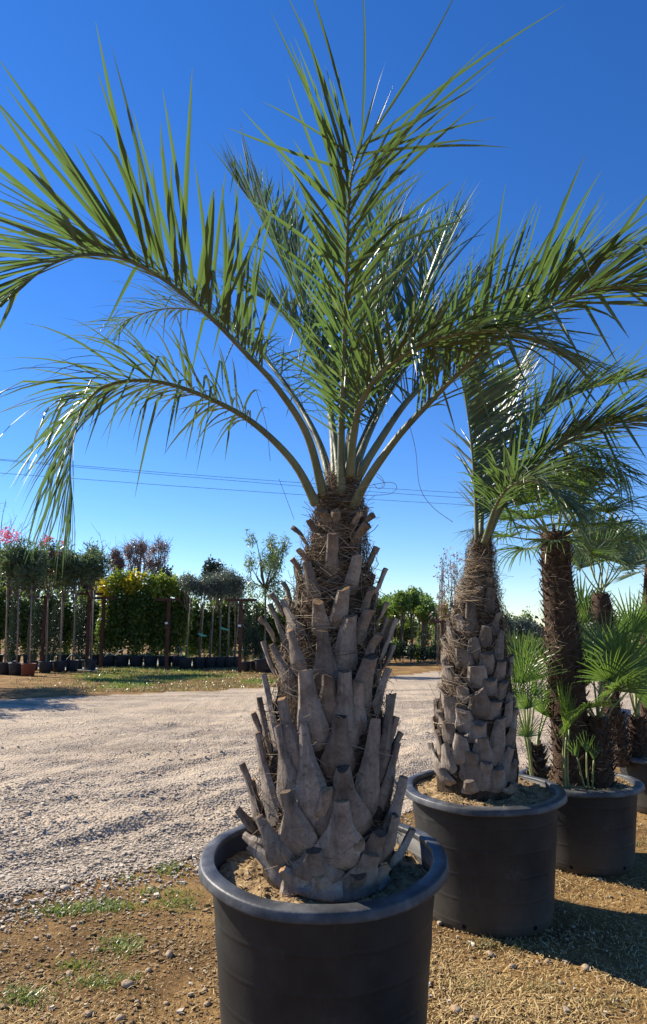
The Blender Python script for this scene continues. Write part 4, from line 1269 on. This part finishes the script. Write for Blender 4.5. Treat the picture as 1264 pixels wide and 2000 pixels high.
# plants of the last pot
z4 = o4[2] + s4
small_fan('fan_palm', (1212, 1492), Y4 - 0.12, z4, [(1150, 1215, 0.1, 0.34, (-0.3, -1, 0.5)), (1135, 1195, 0.2, 0.36, (-0.5, -0.8, 0.4)), (1125, 1250, 0.0, 0.34, (-0.7, -0.8, 0.4)), (1165, 1300, -0.2, 0.30, (-0.2, -1, 0.5)), (1195, 1260, 0.3, 0.32, (0.2, -1, 0.5)), (1145, 1320, -0.1, 0.30, (-0.6, -1, 0.5))],
          'short fan palm with bright fans behind the dark stubbly trunk', M['fan'], trunk=(1208, 1395, 0.065, 90), cat='palm tree', nseg=24, droop=0.3)
small_fan('fan_palm', (1248, 1492), Y4 - 0.05, z4, [(1235, 1235, 0.1, 0.40, (0, -1, 0.4)), (1262, 1225, 0.2, 0.40, (0.4, -1, 0.4)), (1215, 1250, 0.25, 0.36, (-0.4, -1, 0.4)), (1255, 1290, -0.25, 0.36, (0.2, -1, 0.4)), (1280, 1260, 0, 0.36, (0.7, -1, 0.4)), (1240, 1300, 0.3, 0.34, (0, -0.6, 0.8)),
          (1225, 1330, -0.2, 0.36, (-0.2, -1, -0.2)), (1260, 1340, -0.15, 0.36, (0.3, -1, -0.2))],
          'bushy fan palm with dense bright fans in the last pot', M['fan'], trunk=(1244, 1400, 0.085, 110), cat='palm tree', nseg=26, droop=0.5)
# one more palm at the picture's right
bX = x_at(1276, 7.4)
rp = thing('fan_palm', (bX, 7.4, 0), 'tall thin-trunked fan palm standing behind the row of pots', 'palm tree')
tt = [np.array([bX, 7.4, -0.05]), np.array([bX, 7.4, 1.2]), at(1276, 1100, 7.4)]
stub_trunk(rp, tt, lambda z: 0.085, 77, 150, 0.05, 0.03, 300, 0.5)
for i in range(18):
    a = 2.399963 * i
    el = np.interp(i, [0, 17], [80, -25])
    o = np.array([math.cos(a), math.sin(a), 0])
    p0 = tt[-1] - np.array([0, 0, 0.03])
    p1 = p0 + (o * math.cos(R(el)) + np.array([0, 0, math.sin(R(el))])) * r.uniform(0.16, 0.26)
    fan_leaf(rp, p0, p1, np.array([0, 0, 1.0]) * math.cos(R(el)) - o * math.sin(R(el)), r.uniform(0.26, 0.34), r, M['fangrey'], nseg=20, spread=190, split=0.5, droop=0.25)
# pale board standing on the ground behind the last pot
c = ground(1228, 1478)
q0, q1 = at(1232, 1460, 6.75), at(1221, 1385, 6.95)
q0 = np.array([x_at(1234, 6.7), 6.7, 0.0])
ax_ = unit(q1 - q0); sdv = unit(np.cross(ax_, [0, 1, 0])); nv = np.cross(sdv, ax_)
V = np.array([q + sdv * a * 0.055 + nv * b * 0.008 for q in (q0, q1) for a, b in ((-1, -1), (1, -1), (1, 1), (-1, 1))])
o = part('board', V, [ringfaces(2, 4), np.array([[0, 1, 2, 3][::-1], [4, 5, 6, 7]])], M['greyboard'], origin=q0)
tag(o, 'pale grey board leaning between the palm trunks of the last pot', 'board')


# ------------------------------------------------------------------ trees and shrubs beyond the road
def leaf_cloud(lobes, n, size, r, aspect=2.2, hang=0.0, shell=0.35, up=0.0):
    """leaves spread through ellipsoid lobes; lobes: (x,y,z,rx,ry,rz)"""
    lobes = np.asarray(lobes, float)
    vol = np.prod(lobes[:, 3:], 1) ** 0.75
    k = r.choice(len(lobes), n, p=vol / vol.sum())
    d = unit(r.normal(0, 1, (n, 3)))
    rad = (shell + (1 - shell) * r.random(n)) ** 0.6
    P = lobes[k, :3] + d * lobes[k, 3:] * rad[:, None] * (1 + 0.18 * r.normal(0, 1, n))[:, None]
    a = unit(r.normal(0, 1, (n, 3)) + d * 0.5 + np.array([0, 0, -hang + up]))
    b = unit(np.cross(a, r.normal(0, 1, (n, 3))))
    L = size * r.uniform(0.6, 1.35, n)[:, None]
    W = L / aspect
    nn = np.cross(a, b)
    V = np.stack([P, P + a * L * 0.5 - b * W * 0.5 + nn * L * 0.06, P + a * L, P + a * L * 0.5 + b * W * 0.5 + nn * L * 0.06], 1).reshape(-1, 3)
    return V, np.arange(4 * n).reshape(-1, 4)


def lobes_in(c, rx, ry, rz, k, r, f=0.5):
    out = []
    for i in range(k):
        d = unit(r.normal(0, 1, 3)) * r.uniform(0.35, 0.75)
        s = f * r.uniform(0.7, 1.2)
        out.append((c[0] + d[0] * rx, c[1] + d[1] * ry, c[2] + d[2] * rz, rx * s, ry * s, rz * s))
    return out


def limbs(base, lobes, r0, r, bend=0.15, fork=None, thin=0.3):
    b = Buf()
    ctr = np.mean([l[:3] for l in lobes], axis=0)
    if fork is None:
        fork = base + (ctr - base) * 0.62
    V, fs = tube(catmull([base, (base + fork) / 2 + r.normal(0, 0.02, 3) * np.linalg.norm(fork - base), fork], 8), np.linspace(r0, r0 * 0.7, 8), 7)
    b.add(V, fs[0])
    for l in lobes:
        e = np.array(l[:3]) + np.array([0, 0, l[5] * 0.4])
        m_ = (fork + e) / 2 + r.normal(0, bend, 3) * np.linalg.norm(e - fork) * 0.5
        V, fs = tube(catmull([fork, m_, e], 7), np.linspace(r0 * 0.6, r0 * thin * 0.35, 7), 5)
        b.add(V, fs[0])
    return b


def far_pot(px, Y, w, h, label, group, mat='farpot', X=None):
    Xc = x_at(px, Y) if X is None else X
    z0 = float(Hh(Xc, Y)) - 0.01
    root = thing('nursery_pot', (Xc, Y, z0), label, 'pot', group)
    o = np.array([Xc, Y, z0])
    V, fq = lathe([(0.01, 0.002), (w * 0.40, 0.0), (w * 0.47, h * 0.90)], 20)
    part('body', V + o, fq, M[mat], root, smooth=True)
    V, fq = lathe([(w * 0.46, h * 0.88), (w * 0.5, h * 0.89), (w * 0.51, h), (w * 0.45, h), (w * 0.44, h * 0.93), (0.01, h * 0.93)], 20)
    part('rim', V + o, fq, M[mat], root, smooth=True)
    return o


def tree(name, px, Y, top, bot, halfw, label, group, mat, n, lsize, seed, k=7, cat='tree', trunk_r=0.05, leanpx=0, aspect=2.2, hang=0.0, stake=False, barkm='bark', f=0.5, extra=None, X=None, z0=None, up=0.0, shell=0.35):
    """crown between picture rows top and bot at distance Y, halfw in pixels"""
    r = np.random.default_rng(seed)
    Xb = x_at(px, Y) if X is None else X
    zb = float(Hh(Xb, Y)) if z0 is None else z0
    base = np.array([Xb, Y, zb])
    zt, zl = at(px, top, Y)[2], at(px, bot, Y)[2]
    cx = (x_at(px + leanpx, Y, (zt + zl) / 2)) if X is None else X
    rx = halfw * depth(Y, zl) / F
    c = np.array([cx, Y, (zt + zl) / 2])
    rz = (zt - zl) / 2
    root = thing(name, base, label, cat, group)
    lb = lobes_in(c, rx, rx * 0.9, rz, k, r, f)
    limbs(base, lb, trunk_r, r).build('trunk', M[barkm], root, smooth=True)
    V, fq = leaf_cloud(lb + [(c[0], c[1], c[2], rx * 0.55, rx * 0.5, rz * 0.6)], n, lsize, r, aspect, hang, up=up, shell=shell)
    part('crown', V, fq, M[mat], root)
    if stake:
        V, fs = tube([base + np.array([0.05, -0.06, 0.0]), np.array([cx + 0.04, Y - 0.06, zl + rz * 0.3])], [0.022, 0.018], 6)
        part('stake', V, fs, M['stake'], root, smooth=True)
    return root, lb, c, (rx, rz)


# row of flowering standards on the left
OLE = [(8, 22.6, 0), (30, 22.3, 1), (55, 22.0, 2), (88, 23.4, 3), (115, 23.8, 4), (140, 24.2, 5), (176, 24.6, 6)]
for i, (px, Yt, k) in enumerate(OLE):
    lab, grp = 'slim staked oleander with dark green crown in the row across the road', 'staked oleanders in the row'
    fl = None
    if k == 0:
        lab, grp, fl = 'staked oleander topped with a large bright pink flower cluster', None, [(12, 1045, 0.42, 90)]
    if k == 3:
        lab, grp, fl = 'staked oleander with small pink flower heads among its leaves', None, [(92, 1054, 0.20, 30), (106, 1085, 0.22, 22), (86, 1062, 0.16, 16)]
    if k == 4:
        lab, grp, fl = 'staked oleander with a few low pink blossoms', None, [(100, 1118, 0.16, 12), (122, 1060, 0.1, 6)]
    pt = far_pot(px, Yt, 0.46, 0.40, 'brown-red nursery pot under a staked oleander' if k == 2 else 'dark nursery pot under a staked oleander', None if k == 2 else 'dark pots under the oleanders', 'redpot' if k == 2 else 'farpot')
    root, lb, c, (rx, rz) = tree('oleander', px, Yt, 1048 + 6 * (k % 3) + (16 if k > 4 else 0), 1150, 36, lab, grp, 'oleander', 1500, 0.20, 100 + i, k=14, f=0.40, trunk_r=0.028, leanpx=9, aspect=5.5, stake=True, up=0.5, z0=pt[2] + 0.37)
    if fl:
        b = Buf()
        r = np.random.default_rng(200 + i)
        for (fx, fy, rr_, nn) in fl:
            pc = at(fx, fy, Yt - 0.25)
            V, fq = leaf_cloud([(pc[0], pc[1], pc[2], rr_ * 1.3, rr_, rr_ * 0.7)], nn * 3, 0.085, r, 1.3, shell=0.05)
            b.add(V, fq)
        b.build('flowers', M['pink'], root, kind='stuff')
# two more of the same row, left of the picture: their shadows fall across the road
for i, (X_, Y_) in enumerate([(-10.4, 14.6), (-10.4, 16.2), (-10.6, 17.8), (-11.2, 19.5), (-12.2, 15.6)]):
    pt = far_pot(0, Y_, 0.46, 0.40, 'dark nursery pot under a staked oleander', 'dark pots under the oleanders', X=X_)
    tree('oleander', -200, Y_, 1010, 1130, 78, 'slim staked oleander with dark green crown in the row across the road', 'staked oleanders in the row', 'oleander', 2600, 0.2, 130 + i, k=8, trunk_r=0.03, aspect=5.0, stake=True, X=X_, z0=pt[2] + 0.37)


def cypress(px, Y, top, w, label, group, seed, base_px=None, potted=True):
    r = np.random.default_rng(seed)
    Xb = x_at(px, Y)
    z0 = 0.0
    if potted:
        pt = far_pot(px, Y, 0.40, 0.36, 'dark nursery pot under a thin cypress', 'dark pots under the cypresses')
        z0 = pt[2] + 0.33
    zt = at(px, top, Y)[2]
    root = thing('cypress', (Xb, Y, z0), label, 'tree', group)
    V, fs = tube([(Xb, Y, z0), (Xb + 0.01, Y, (z0 + zt) / 2), (Xb, Y, zt * 0.95)], [0.03, 0.02, 0.006], 6)
    part('trunk', V, fs, M['bark'], root, smooth=True)
    rx = w / 2 * depth(Y, 1.5) / F
    lb = []
    for t in np.linspace(0.06, 0.97, 16):
        q = rx * np.interp(t, [0, 0.15, 0.6, 1], [0.75, 1.0, 0.85, 0.18])
        lb.append((Xb + r.normal(0, 0.02), Y + r.normal(0, 0.02), z0 + (zt - z0) * t, q, q, (zt - z0) / 16))
    V, fq = leaf_cloud(lb, 2400, 0.085, r, 3.5, up=1.4)
    part('crown', V, fq, M['cypress'], root)


for i, (px, Yc, tp_, w) in enumerate([(20, 24.4, 1128, 22), (64, 24.8, 1125, 22), (102, 24.6, 1140, 24), (152, 25.2, 1152, 24)]):
    cypress(px, Yc, tp_, w, 'thin dark cypress standing among the oleander stems', 'thin cypresses among the oleanders', 300 + i)
for i, (px, Yc, tp_, w) in enumerate([(479, 24.0, 1172, 20), (498, 24.4, 1168, 22)]):
    cypress(px, Yc, tp_, w, 'thin dark cypress beside the rusty post nearest the wispy tree', 'pair of cypresses beside the wispy tree', 310 + i)

# potted evergreen shrubs forming the screen behind
rS = np.random.default_rng(9)
for i, px in enumerate([-40, -8, 26, 58, 92, 124, 158, 190]):
    pt = far_pot(px, 28.5, 0.6, 0.42, 'dark nursery pot under the evergreen screen', 'dark pots under the evergreen screen')
    tree('evergreen_shrub', px, 28.5, 1146 + rS.uniform(-6, 6), 1284, 25, 'dense evergreen shrub in the screen behind the oleander row', 'evergreen shrubs behind the oleanders', 'shrub', 4200, 0.14, 400 + i, k=9, cat='shrub', trunk_r=0.03, f=0.55, z0=pt[2] + 0.38)
for i, (px, tp_) in enumerate([(212, 1132), (238, 1120), (266, 1122), (294, 1126), (322, 1128), (348, 1132)]):
    pt = far_pot(px, 27.2, 0.6, 0.42, 'dark nursery pot under a lime-topped shrub', 'dark pots under the lime-topped shrubs')
    yel = px in (212, 266)
    root, lb, c, (rx, rz) = tree('laurel_shrub', px, 27.2, tp_ + 8, 1280, 24, ('leafy shrub with bright yellow top next to a rusty T-shaped post' if px == 212 else 'leafy shrub with bright yellow top amid the lime-topped shrubs') if yel else 'leafy green shrub with lime-green top behind the grass verge',
                                 None if yel else 'lime-topped shrubs behind the verge', 'shrub', 4600, 0.15, 420 + i, k=10, cat='shrub', trunk_r=0.03, f=0.55, z0=pt[2] + 0.38)
    r = np.random.default_rng(440 + i)
    zt = c[2] + rz
    V, fq = leaf_cloud([(c[0] + r.normal(0, 0.2), c[1] - 0.1, zt - 0.25, rx * 0.75, rx * 0.7, 0.42), (c[0] - 0.2, c[1], zt - 0.05, rx * 0.4, rx * 0.4, 0.4), (c[0] + 0.25, c[1], zt - 0.1, rx * 0.4, rx * 0.4, 0.4)], 620, 0.16, r, 2.0)
    part('young_leaves', V, fq, M['yellow'] if yel else M['limegreen'], root)
# dark screen behind the olive standards
for i, px in enumerate([374, 400, 426, 452, 478, 506, 540, 575, 610, 650, 690]):
    tree('evergreen_shrub', px, 29.5, 1165 + rS.uniform(-8, 8), 1290, 24, 'dark evergreen shrub in the screen behind the olive standards', 'evergreen shrubs behind the olives', 'shrub', 3200, 0.16, 460 + i, k=9, cat='shrub', trunk_r=0.03, f=0.55)
# olive standards
for i, (px, lean) in enumerate([(362, 10), (388, 11), (409, 9), (427, 5), (444, 4), (457, 10)]):
    Yo = 25.6 + 0.25 * i
    pt = far_pot(px, Yo, 0.52, 0.42, 'dark nursery pot under an olive standard', 'dark pots under the olive standards')
    lab = 'olive standard with grey-green round head on a bare stem'
    grp = 'olive standards behind the verge'
    if i in (1, 3):
        lab, grp = 'olive standard with a green tie round its stem', 'olive standards with green ties'
    root, lb, c, (rx, rz) = tree('olive_tree', px, Yo, 1108 + 5 * (i % 3), 1172, 29, lab, grp, 'olive', 2000, 0.10, 500 + i, k=8, trunk_r=0.03, leanpx=lean, aspect=3.2, stake=True, z0=pt[2] + 0.38)
    if i in (1, 3):
        q = at(px + 5 + (4 if i == 3 else 0), 1240 if i == 1 else 1228, Yo - 0.10)
        V, fs = tube([q + np.array([-0.10, 0, 0.04]), q, q + np.array([0.22, 0, -0.05])], [0.035, 0.05, 0.02], 6)
        part('tie', V, fs, M['greentie'], root)
# wispy tree with hanging leaves
r = np.random.default_rng(15)
pt = far_pot(516, 23.6, 0.7, 0.48, 'wide dark nursery pot under the wispy tree', None)
base = np.array([x_at(514, 23.6), 23.6, 0.42])
wis = thing('pepper_tree', base, 'wispy light green tree with hanging leaves beside the tall palm', 'tree')
lb = []
for k in range(26):
    a, q = r.uniform(0, 6.28), r.uniform(0.1, 1.0)
    pz = at(525, r.uniform(1050, 1180), 23.6)[2]
    pc = at(528 + 42 * q * math.cos(a), 1100, 23.6)
    lb.append((pc[0], 23.6 + 0.7 * q * math.sin(a), pz, 0.20, 0.20, 0.34))
fork = np.array([x_at(518, 23.6, 3.0), 23.6, 2.9])
limbs(base, lb, 0.045, r, 0.35, fork, 0.25).build('trunk', M['bark'], wis, smooth=True)
V, fq = leaf_cloud(lb, 3000, 0.15, r, 5.0, hang=1.2, shell=0.1)
part('crown', V, fq, M['willow'], wis)


# rusty T posts
def tpost(px, Y, top, bar0, bar1, label, group, tagpy=None):
    Xb = x_at(px, Y)
    root = thing('t_post', (Xb, Y, float(Hh(Xb, Y)) - 0.05), label, 'post', group)
    zt = at(px, top, Y)[2]
    h = 0.055
    V = np.array([[Xb + a * h, Y + b * h, z] for z in (-0.05, zt - 0.045) for a, b in ((-1, -1), (1, -1), (1, 1), (-1, 1))])
    part('upright', V, [ringfaces(2, 4), np.array([[4, 5, 6, 7], [3, 2, 1, 0]])], M['rustpost'], root)
    xa, xb = x_at(bar0, Y, zt), x_at(bar1, Y, zt)
    V = np.array([[x, Y + b * 0.05, zt + c_ * 0.045] for x in (xa, xb) for b, c_ in ((-1, -1), (1, -1), (1, 1), (-1, 1))])
    part('crossbar', V, [ringfaces(2, 4), np.array([[4, 5, 6, 7], [3, 2, 1, 0]])], M['rustpost'], root)
    if tagpy:
        q = at(px, tagpy, Y - 0.07)
        V = np.array([[q[0] + a * 0.05, q[1] + b, q[2] + c_ * 0.035] for b in (0.0, 0.01) for a, c_ in ((-1, -1), (1, -1), (1, 1), (-1, 1))])
        part('label_plate', V, [ringfaces(2, 4), np.array([[3, 2, 1, 0], [4, 5, 6, 7]])], M['white'], root)


tpost(80, 26.0, 1166, 55, 104, 'rusty T-shaped post behind the oleander stems', None)
tpost(168, 25.0, 1160, 150, 201, 'rusty T-shaped post beside the last staked oleander', None)
tpost(196, 26.0, 1168, 172, 224, 'rusty T-shaped post at the edge of the yellow-topped shrub', None, 1209)
tpost(325, 25.0, 1171, 302, 353, 'rusty T-shaped post in front of the lime-topped shrubs', None, 1217)
tpost(468, 23.2, 1172, 441, 502, 'rusty T-shaped post between the olive standards and the cypresses', None, 1222)
tpost(866, 26.5, 1214, 838, 884, 'rusty T-shaped post near the bare reddish saplings', None, 1246)

# pale weed mat under the pots
for i, (x0, x1, y0, y1) in enumerate([(190, 480, 1289, 1297), (60, 190, 1300, 1306)]):
    a, b, c, d = ground(x0, y1), ground(x1, y1 + 6), ground(x1, y0 + 6), ground(x0, y0)
    nn = 40
    r = np.random.default_rng(i)
    V = []
    for t in np.linspace(0, 1, nn):
        for q in (a + (b - a) * t, d + (c - d) * t):
            V.append([q[0], q[1] + r.normal(0, 0.08), float(Hh(q[0], q[1])) + 0.02 + 0.01 * r.random()])
    o = part('weed_mat', np.array(V), ringfaces(nn, 2, closed=False), M['cloth'], kind='structure')
# irrigation tube loops
for i, (c, lab) in enumerate([([(205, 1283), (212, 1276), (225, 1280), (232, 1272), (245, 1268)], 'thin grey irrigation tube looping by the lime-topped shrubs'), ([(130, 1288), (142, 1277), (152, 1280), (158, 1290)], 'thin grey irrigation tube looping by the last oleanders'),
                              ([(340, 1286), (345, 1268), (350, 1264), (354, 1280)], 'thin grey irrigation tube arching beside the first olive standard')]):
    P = catmull([at(x, y, 25.0) for x, y in c], 20)
    V, fs = tube(P, 0.012, 5)
    tag(part('irrigation_tube', V, fs, M['hose'], origin=P[0]), lab, 'tube')

# trees farther off
for i, (px, tp_, w) in enumerate([(266, 1038, 30), (302, 1052, 34), (228, 1070, 20)]):
    Yf = 46 + 2 * i
    r = np.random.default_rng(600 + i)
    root, lb, c, (rx, rz) = tree('russet_tree', px, Yf, tp_, 1130, w, 'airy russet-leaved tree rising behind the yellow shrubs', 'russet trees behind the shrubs', 'rust', 2000, 0.13, 600 + i, k=16, trunk_r=0.12, f=0.30, aspect=2.0)
    b = Buf()
    for j in range(240):
        l_ = lb[r.integers(len(lb))]
        p_ = np.array(l_[:3]) + r.normal(0, 0.35, 3) * np.array(l_[3:])
        e = p_ + unit(r.normal(0, 1, 3) * np.array([1, 1, 0.5]) + np.array([0, 0, 1.2])) * r.uniform(0.4, 1.0)
        V, fs = tube([p_, (p_ + e) / 2 + r.normal(0, 0.04, 3), e], [0.016, 0.011, 0.005], 4)
        b.add(V, fs[0])
    b.build('twigs', M['bark'], root, kind='stuff')
tree('evergreen_tree', 312, 44, 1104, 1180, 42, 'dark round evergreen tree behind the russet trees', None, 'pine', 4200, 0.22, 610, k=10, trunk_r=0.15, f=0.5)
tree('pine_tree', 412, 55, 1082, 1180, 27, 'dark pine rising above the olive standards', None, 'pine', 4200, 0.24, 611, k=14, trunk_r=0.16, f=0.36)
tree('evergreen_tree', 440, 42, 1112, 1200, 44, 'broad dark grey-green tree behind the olive heads', None, 'olive', 4200, 0.18, 612, k=12, trunk_r=0.12)
for i, (px, tp_, w) in enumerate([(60, 1095, 44), (128, 1078, 40), (178, 1076, 22), (-5, 1080, 44)]):
    tree('evergreen_tree', px, 40 + i, tp_, 1180, w, 'dark evergreen tree behind the oleander row', 'dark evergreens behind the oleanders', 'pine', 3600, 0.20, 620 + i, k=11, trunk_r=0.13)
# bare branches over the oleanders
for i, (px, tips, lab) in enumerate([(4, [(-10, 970), (12, 975), (34, 1005), (62, 1030), (70, 1012), (22, 1018), (45, 1020), (-20, 1000)], 'leafless grey tree above the pink oleander'),
                                     (204, [(197, 1052), (212, 1060), (222, 1068), (190, 1075), (205, 1080)], 'leafless twiggy tree above the last staked oleander')]):
    r = np.random.default_rng(640 + i)
    Yb = 34.0
    base = np.array([x_at(px - 6, Yb), Yb, -0.02])
    root = thing('bare_tree', base, lab, 'tree')
    b = Buf()
    fk = at(px - 4, 1100, Yb)
    V, fs = tube([base, (base + fk) / 2, fk], [0.09, 0.07, 0.05], 7)
    b.add(V, fs[0])
    for (tx, ty) in tips:
        e = at(tx, ty, Yb + r.normal(0, 0.6))
        m_ = (fk * 0.5 + e * 0.5) + r.normal(0, 0.15, 3)
        Pc = catmull([fk, m_, e], 9)
        V, fs = tube(Pc, np.linspace(0.03, 0.007, 9), 5)
        b.add(V, fs[0])
        for j in range(4):
            q = Pc[r.integers(3, 8)]
            V, fs = tube([q, q + r.normal(0, 0.18, 3) + np.array([0, 0, 0.1]), q + r.normal(0, 0.3, 3) + np.array([0, 0, 0.25])], [0.009, 0.007, 0.004], 4)
            b.add(V, fs[0])
    b.build('branches', M['bark'], root, smooth=True)

# plantation of young trees seen between the two palms
r0 = np.random.default_rng(17)
for i in range(22):
    px = 690 + (i % 11) * 16 + r0.uniform(-5, 5)
    Yt = 31 + 3.5 * (i // 11) + r0.uniform(0, 2.5)
    tpx = np.interp(px, [690, 745, 800, 835, 870], [1172, 1165, 1150, 1165, 1190]) + r0.uniform(-3, 8)
    tree('young_tree', px, Yt, tpx, tpx + 46, 22, 'young light green tree on a thin trunk in the plantation across the road', 'young trees in the plantation', 'young', 1500, 0.16, 700 + i, k=7, trunk_r=0.045, aspect=2.0, leanpx=3)
for i in range(14):
    px = 690 + i * 14
    tree('low_shrub', px, 29.6 + r0.uniform(-0.6, 0.6), 1258 + r0.uniform(-10, 8), 1290, 13, 'low dark shrub along the foot of the plantation', 'low dark shrubs at the plantation', 'cypress' if i % 3 else 'shrub', 700, 0.12, 730 + i, k=5, cat='shrub', trunk_r=0.02)
# far tree belt behind the plantation
for i in range(16):
    px = 560 + i * 30 + r0.uniform(-8, 8)
    tree('hedge_tree', px, 44 + r0.uniform(0, 5), 1192 + r0.uniform(-6, 12), 1272, 24, 'dark green tree in the belt behind the plantation', 'trees in the belt behind the plantation', 'shrub', 1500, 0.20, 760 + i, k=8, trunk_r=0.07)
# bare reddish saplings
for i, (px, tp_) in enumerate([(858, 1100), (868, 1084), (886, 1090), (896, 1082)]):
    r = np.random.default_rng(800 + i)
    Ys = 27.5 + 0.3 * i
    base = np.array([x_at(px - 4, Ys), Ys, 0.0])
    root = thing('bare_sapling', base, 'thin bare sapling with a few dark red leaves left', 'sapling', 'bare reddish saplings beside the twine-wrapped palm')
    b, tips = Buf(), []
    for j in range(5):
        e = at(px + r.normal(0, 9), tp_ + r.uniform(0, 45), Ys + r.normal(0, 0.2))
        P = catmull([base, base * 0.5 + e * 0.5 + r.normal(0, 0.08, 3), e], 12)
        V, fs = tube(P, np.linspace(0.022, 0.006, 12), 5)
        b.add(V, fs[0])
        for q in P[5:]:
            for _ in range(2):
                e2 = q + r.normal(0, 0.13, 3) + np.array([0, 0, 0.12])
                V, fs = tube([q, e2], [0.006, 0.004], 4)
                b.add(V, fs[0])
                tips.append(e2)
    b.build('trunk', M['bark'], root)
    tips = np.array(tips)
    V, fq = leaf_cloud(np.c_[tips, np.full((len(tips), 3), 0.06)], 260, 0.09, r, 1.6)
    part('leaves', V, fq, M['rust'], root)
tree('yellow_shrub', 868, 28.5, 1172, 1215, 13, 'small yellow-leaved shrub behind the bare saplings', None, 'yellow', 420, 0.13, 820, k=5, cat='shrub', trunk_r=0.025)
# right-hand olives and hedge
for i, (px, tp_, w) in enumerate([(985, 1196, 24), (1020, 1206, 24), (1052, 1218, 20), (965, 1205, 18)]):
    tree('olive_tree', px, 33 + i, tp_, 1262, w, 'silvery olive tree beyond the road behind the twine-wrapped palm', 'silvery olives beyond the road', 'olive', 2400, 0.15, 840 + i, k=9, trunk_r=0.06, aspect=2.8)
for i in range(13):
    px = 905 + i * 32
    tree('hedge_shrub', px, 30 + r0.uniform(-0.5, 0.5) + i * 0.5, 1240 + r0.uniform(-12, 8), 1290, 23, 'low green hedge shrub beyond the road behind the potted palms', 'hedge shrubs behind the potted palms', 'shrub', 1500, 0.13, 860 + i, k=7, cat='shrub', trunk_r=0.03)

# far wood closing the horizon
r = np.random.default_rng(90)
lb = []
for xx in np.arange(-140, 150, 3.2):
    yy = 95 + 0.25 * abs(xx) + r.uniform(-5, 5)
    h_ = r.uniform(1.8, 3.4)
    lb.append((xx, yy, h_ * 0.5, 3.0, 2.4, h_ * 0.55))
V, fq = leaf_cloud(lb, 26000, 0.6, r, 1.6)
o = part('far_wood', V, fq, M['pine'], kind='stuff')
o['label'] = 'low dark belt of woodland far behind the nursery'
o['category'] = 'wood'

# power line
poles = [(-900, 38.0), (2300, 66.0)]
hts = []
for i, (px, Yp) in enumerate(poles):
    Xp = x_at(px, Yp, 5)
    root = thing('utility_pole', (Xp, Yp, -0.3), 'grey utility pole carrying the three cables', 'pole', 'utility poles of the power line')
    V, fs = tube([(Xp, Yp, -0.3), (Xp, Yp, 13.0)], [0.16, 0.11], 10)
    part('pole', V, fs, M['bark'], root, smooth=True)
    V = np.array([[Xp + a * 0.06, Yp + b * 1.1, 12.4 + c_ * 0.06] for b in (-1, 1) for a, c_ in ((-1, -1), (1, -1), (1, 1), (-1, 1))])
    part('crossarm', V, [ringfaces(2, 4), np.array([[4, 5, 6, 7], [3, 2, 1, 0]])], M['rustpost'], root)
for i, c in enumerate([[(0, 897), (410, 930), (820, 958), (1264, 981)], [(0, 899), (410, 935), (820, 967), (1264, 993)], [(0, 924), (410, 954), (820, 981), (1264, 1004)]]):
    Ys = lambda px: np.interp(px, [-900, 2300], [38, 66])
    P = [at(px, py, Ys(px)) for px, py in c]
    f0 = P[0] + (P[0] - P[1]) * 2.1
    f1 = P[-1] + (P[-1] - P[-2]) * 2.3
    P = catmull([f0] + P + [f1], 60)
    V, fs = tube(P, 0.016, 5)
    tag(part('power_cable', V, fs, M['wire'], origin=P[0]), ['upper thin power cable crossing the sky behind the palms', 'middle thin power cable crossing the sky behind the palms', 'lowest thin power cable crossing the sky behind the palms'][i], 'cable')
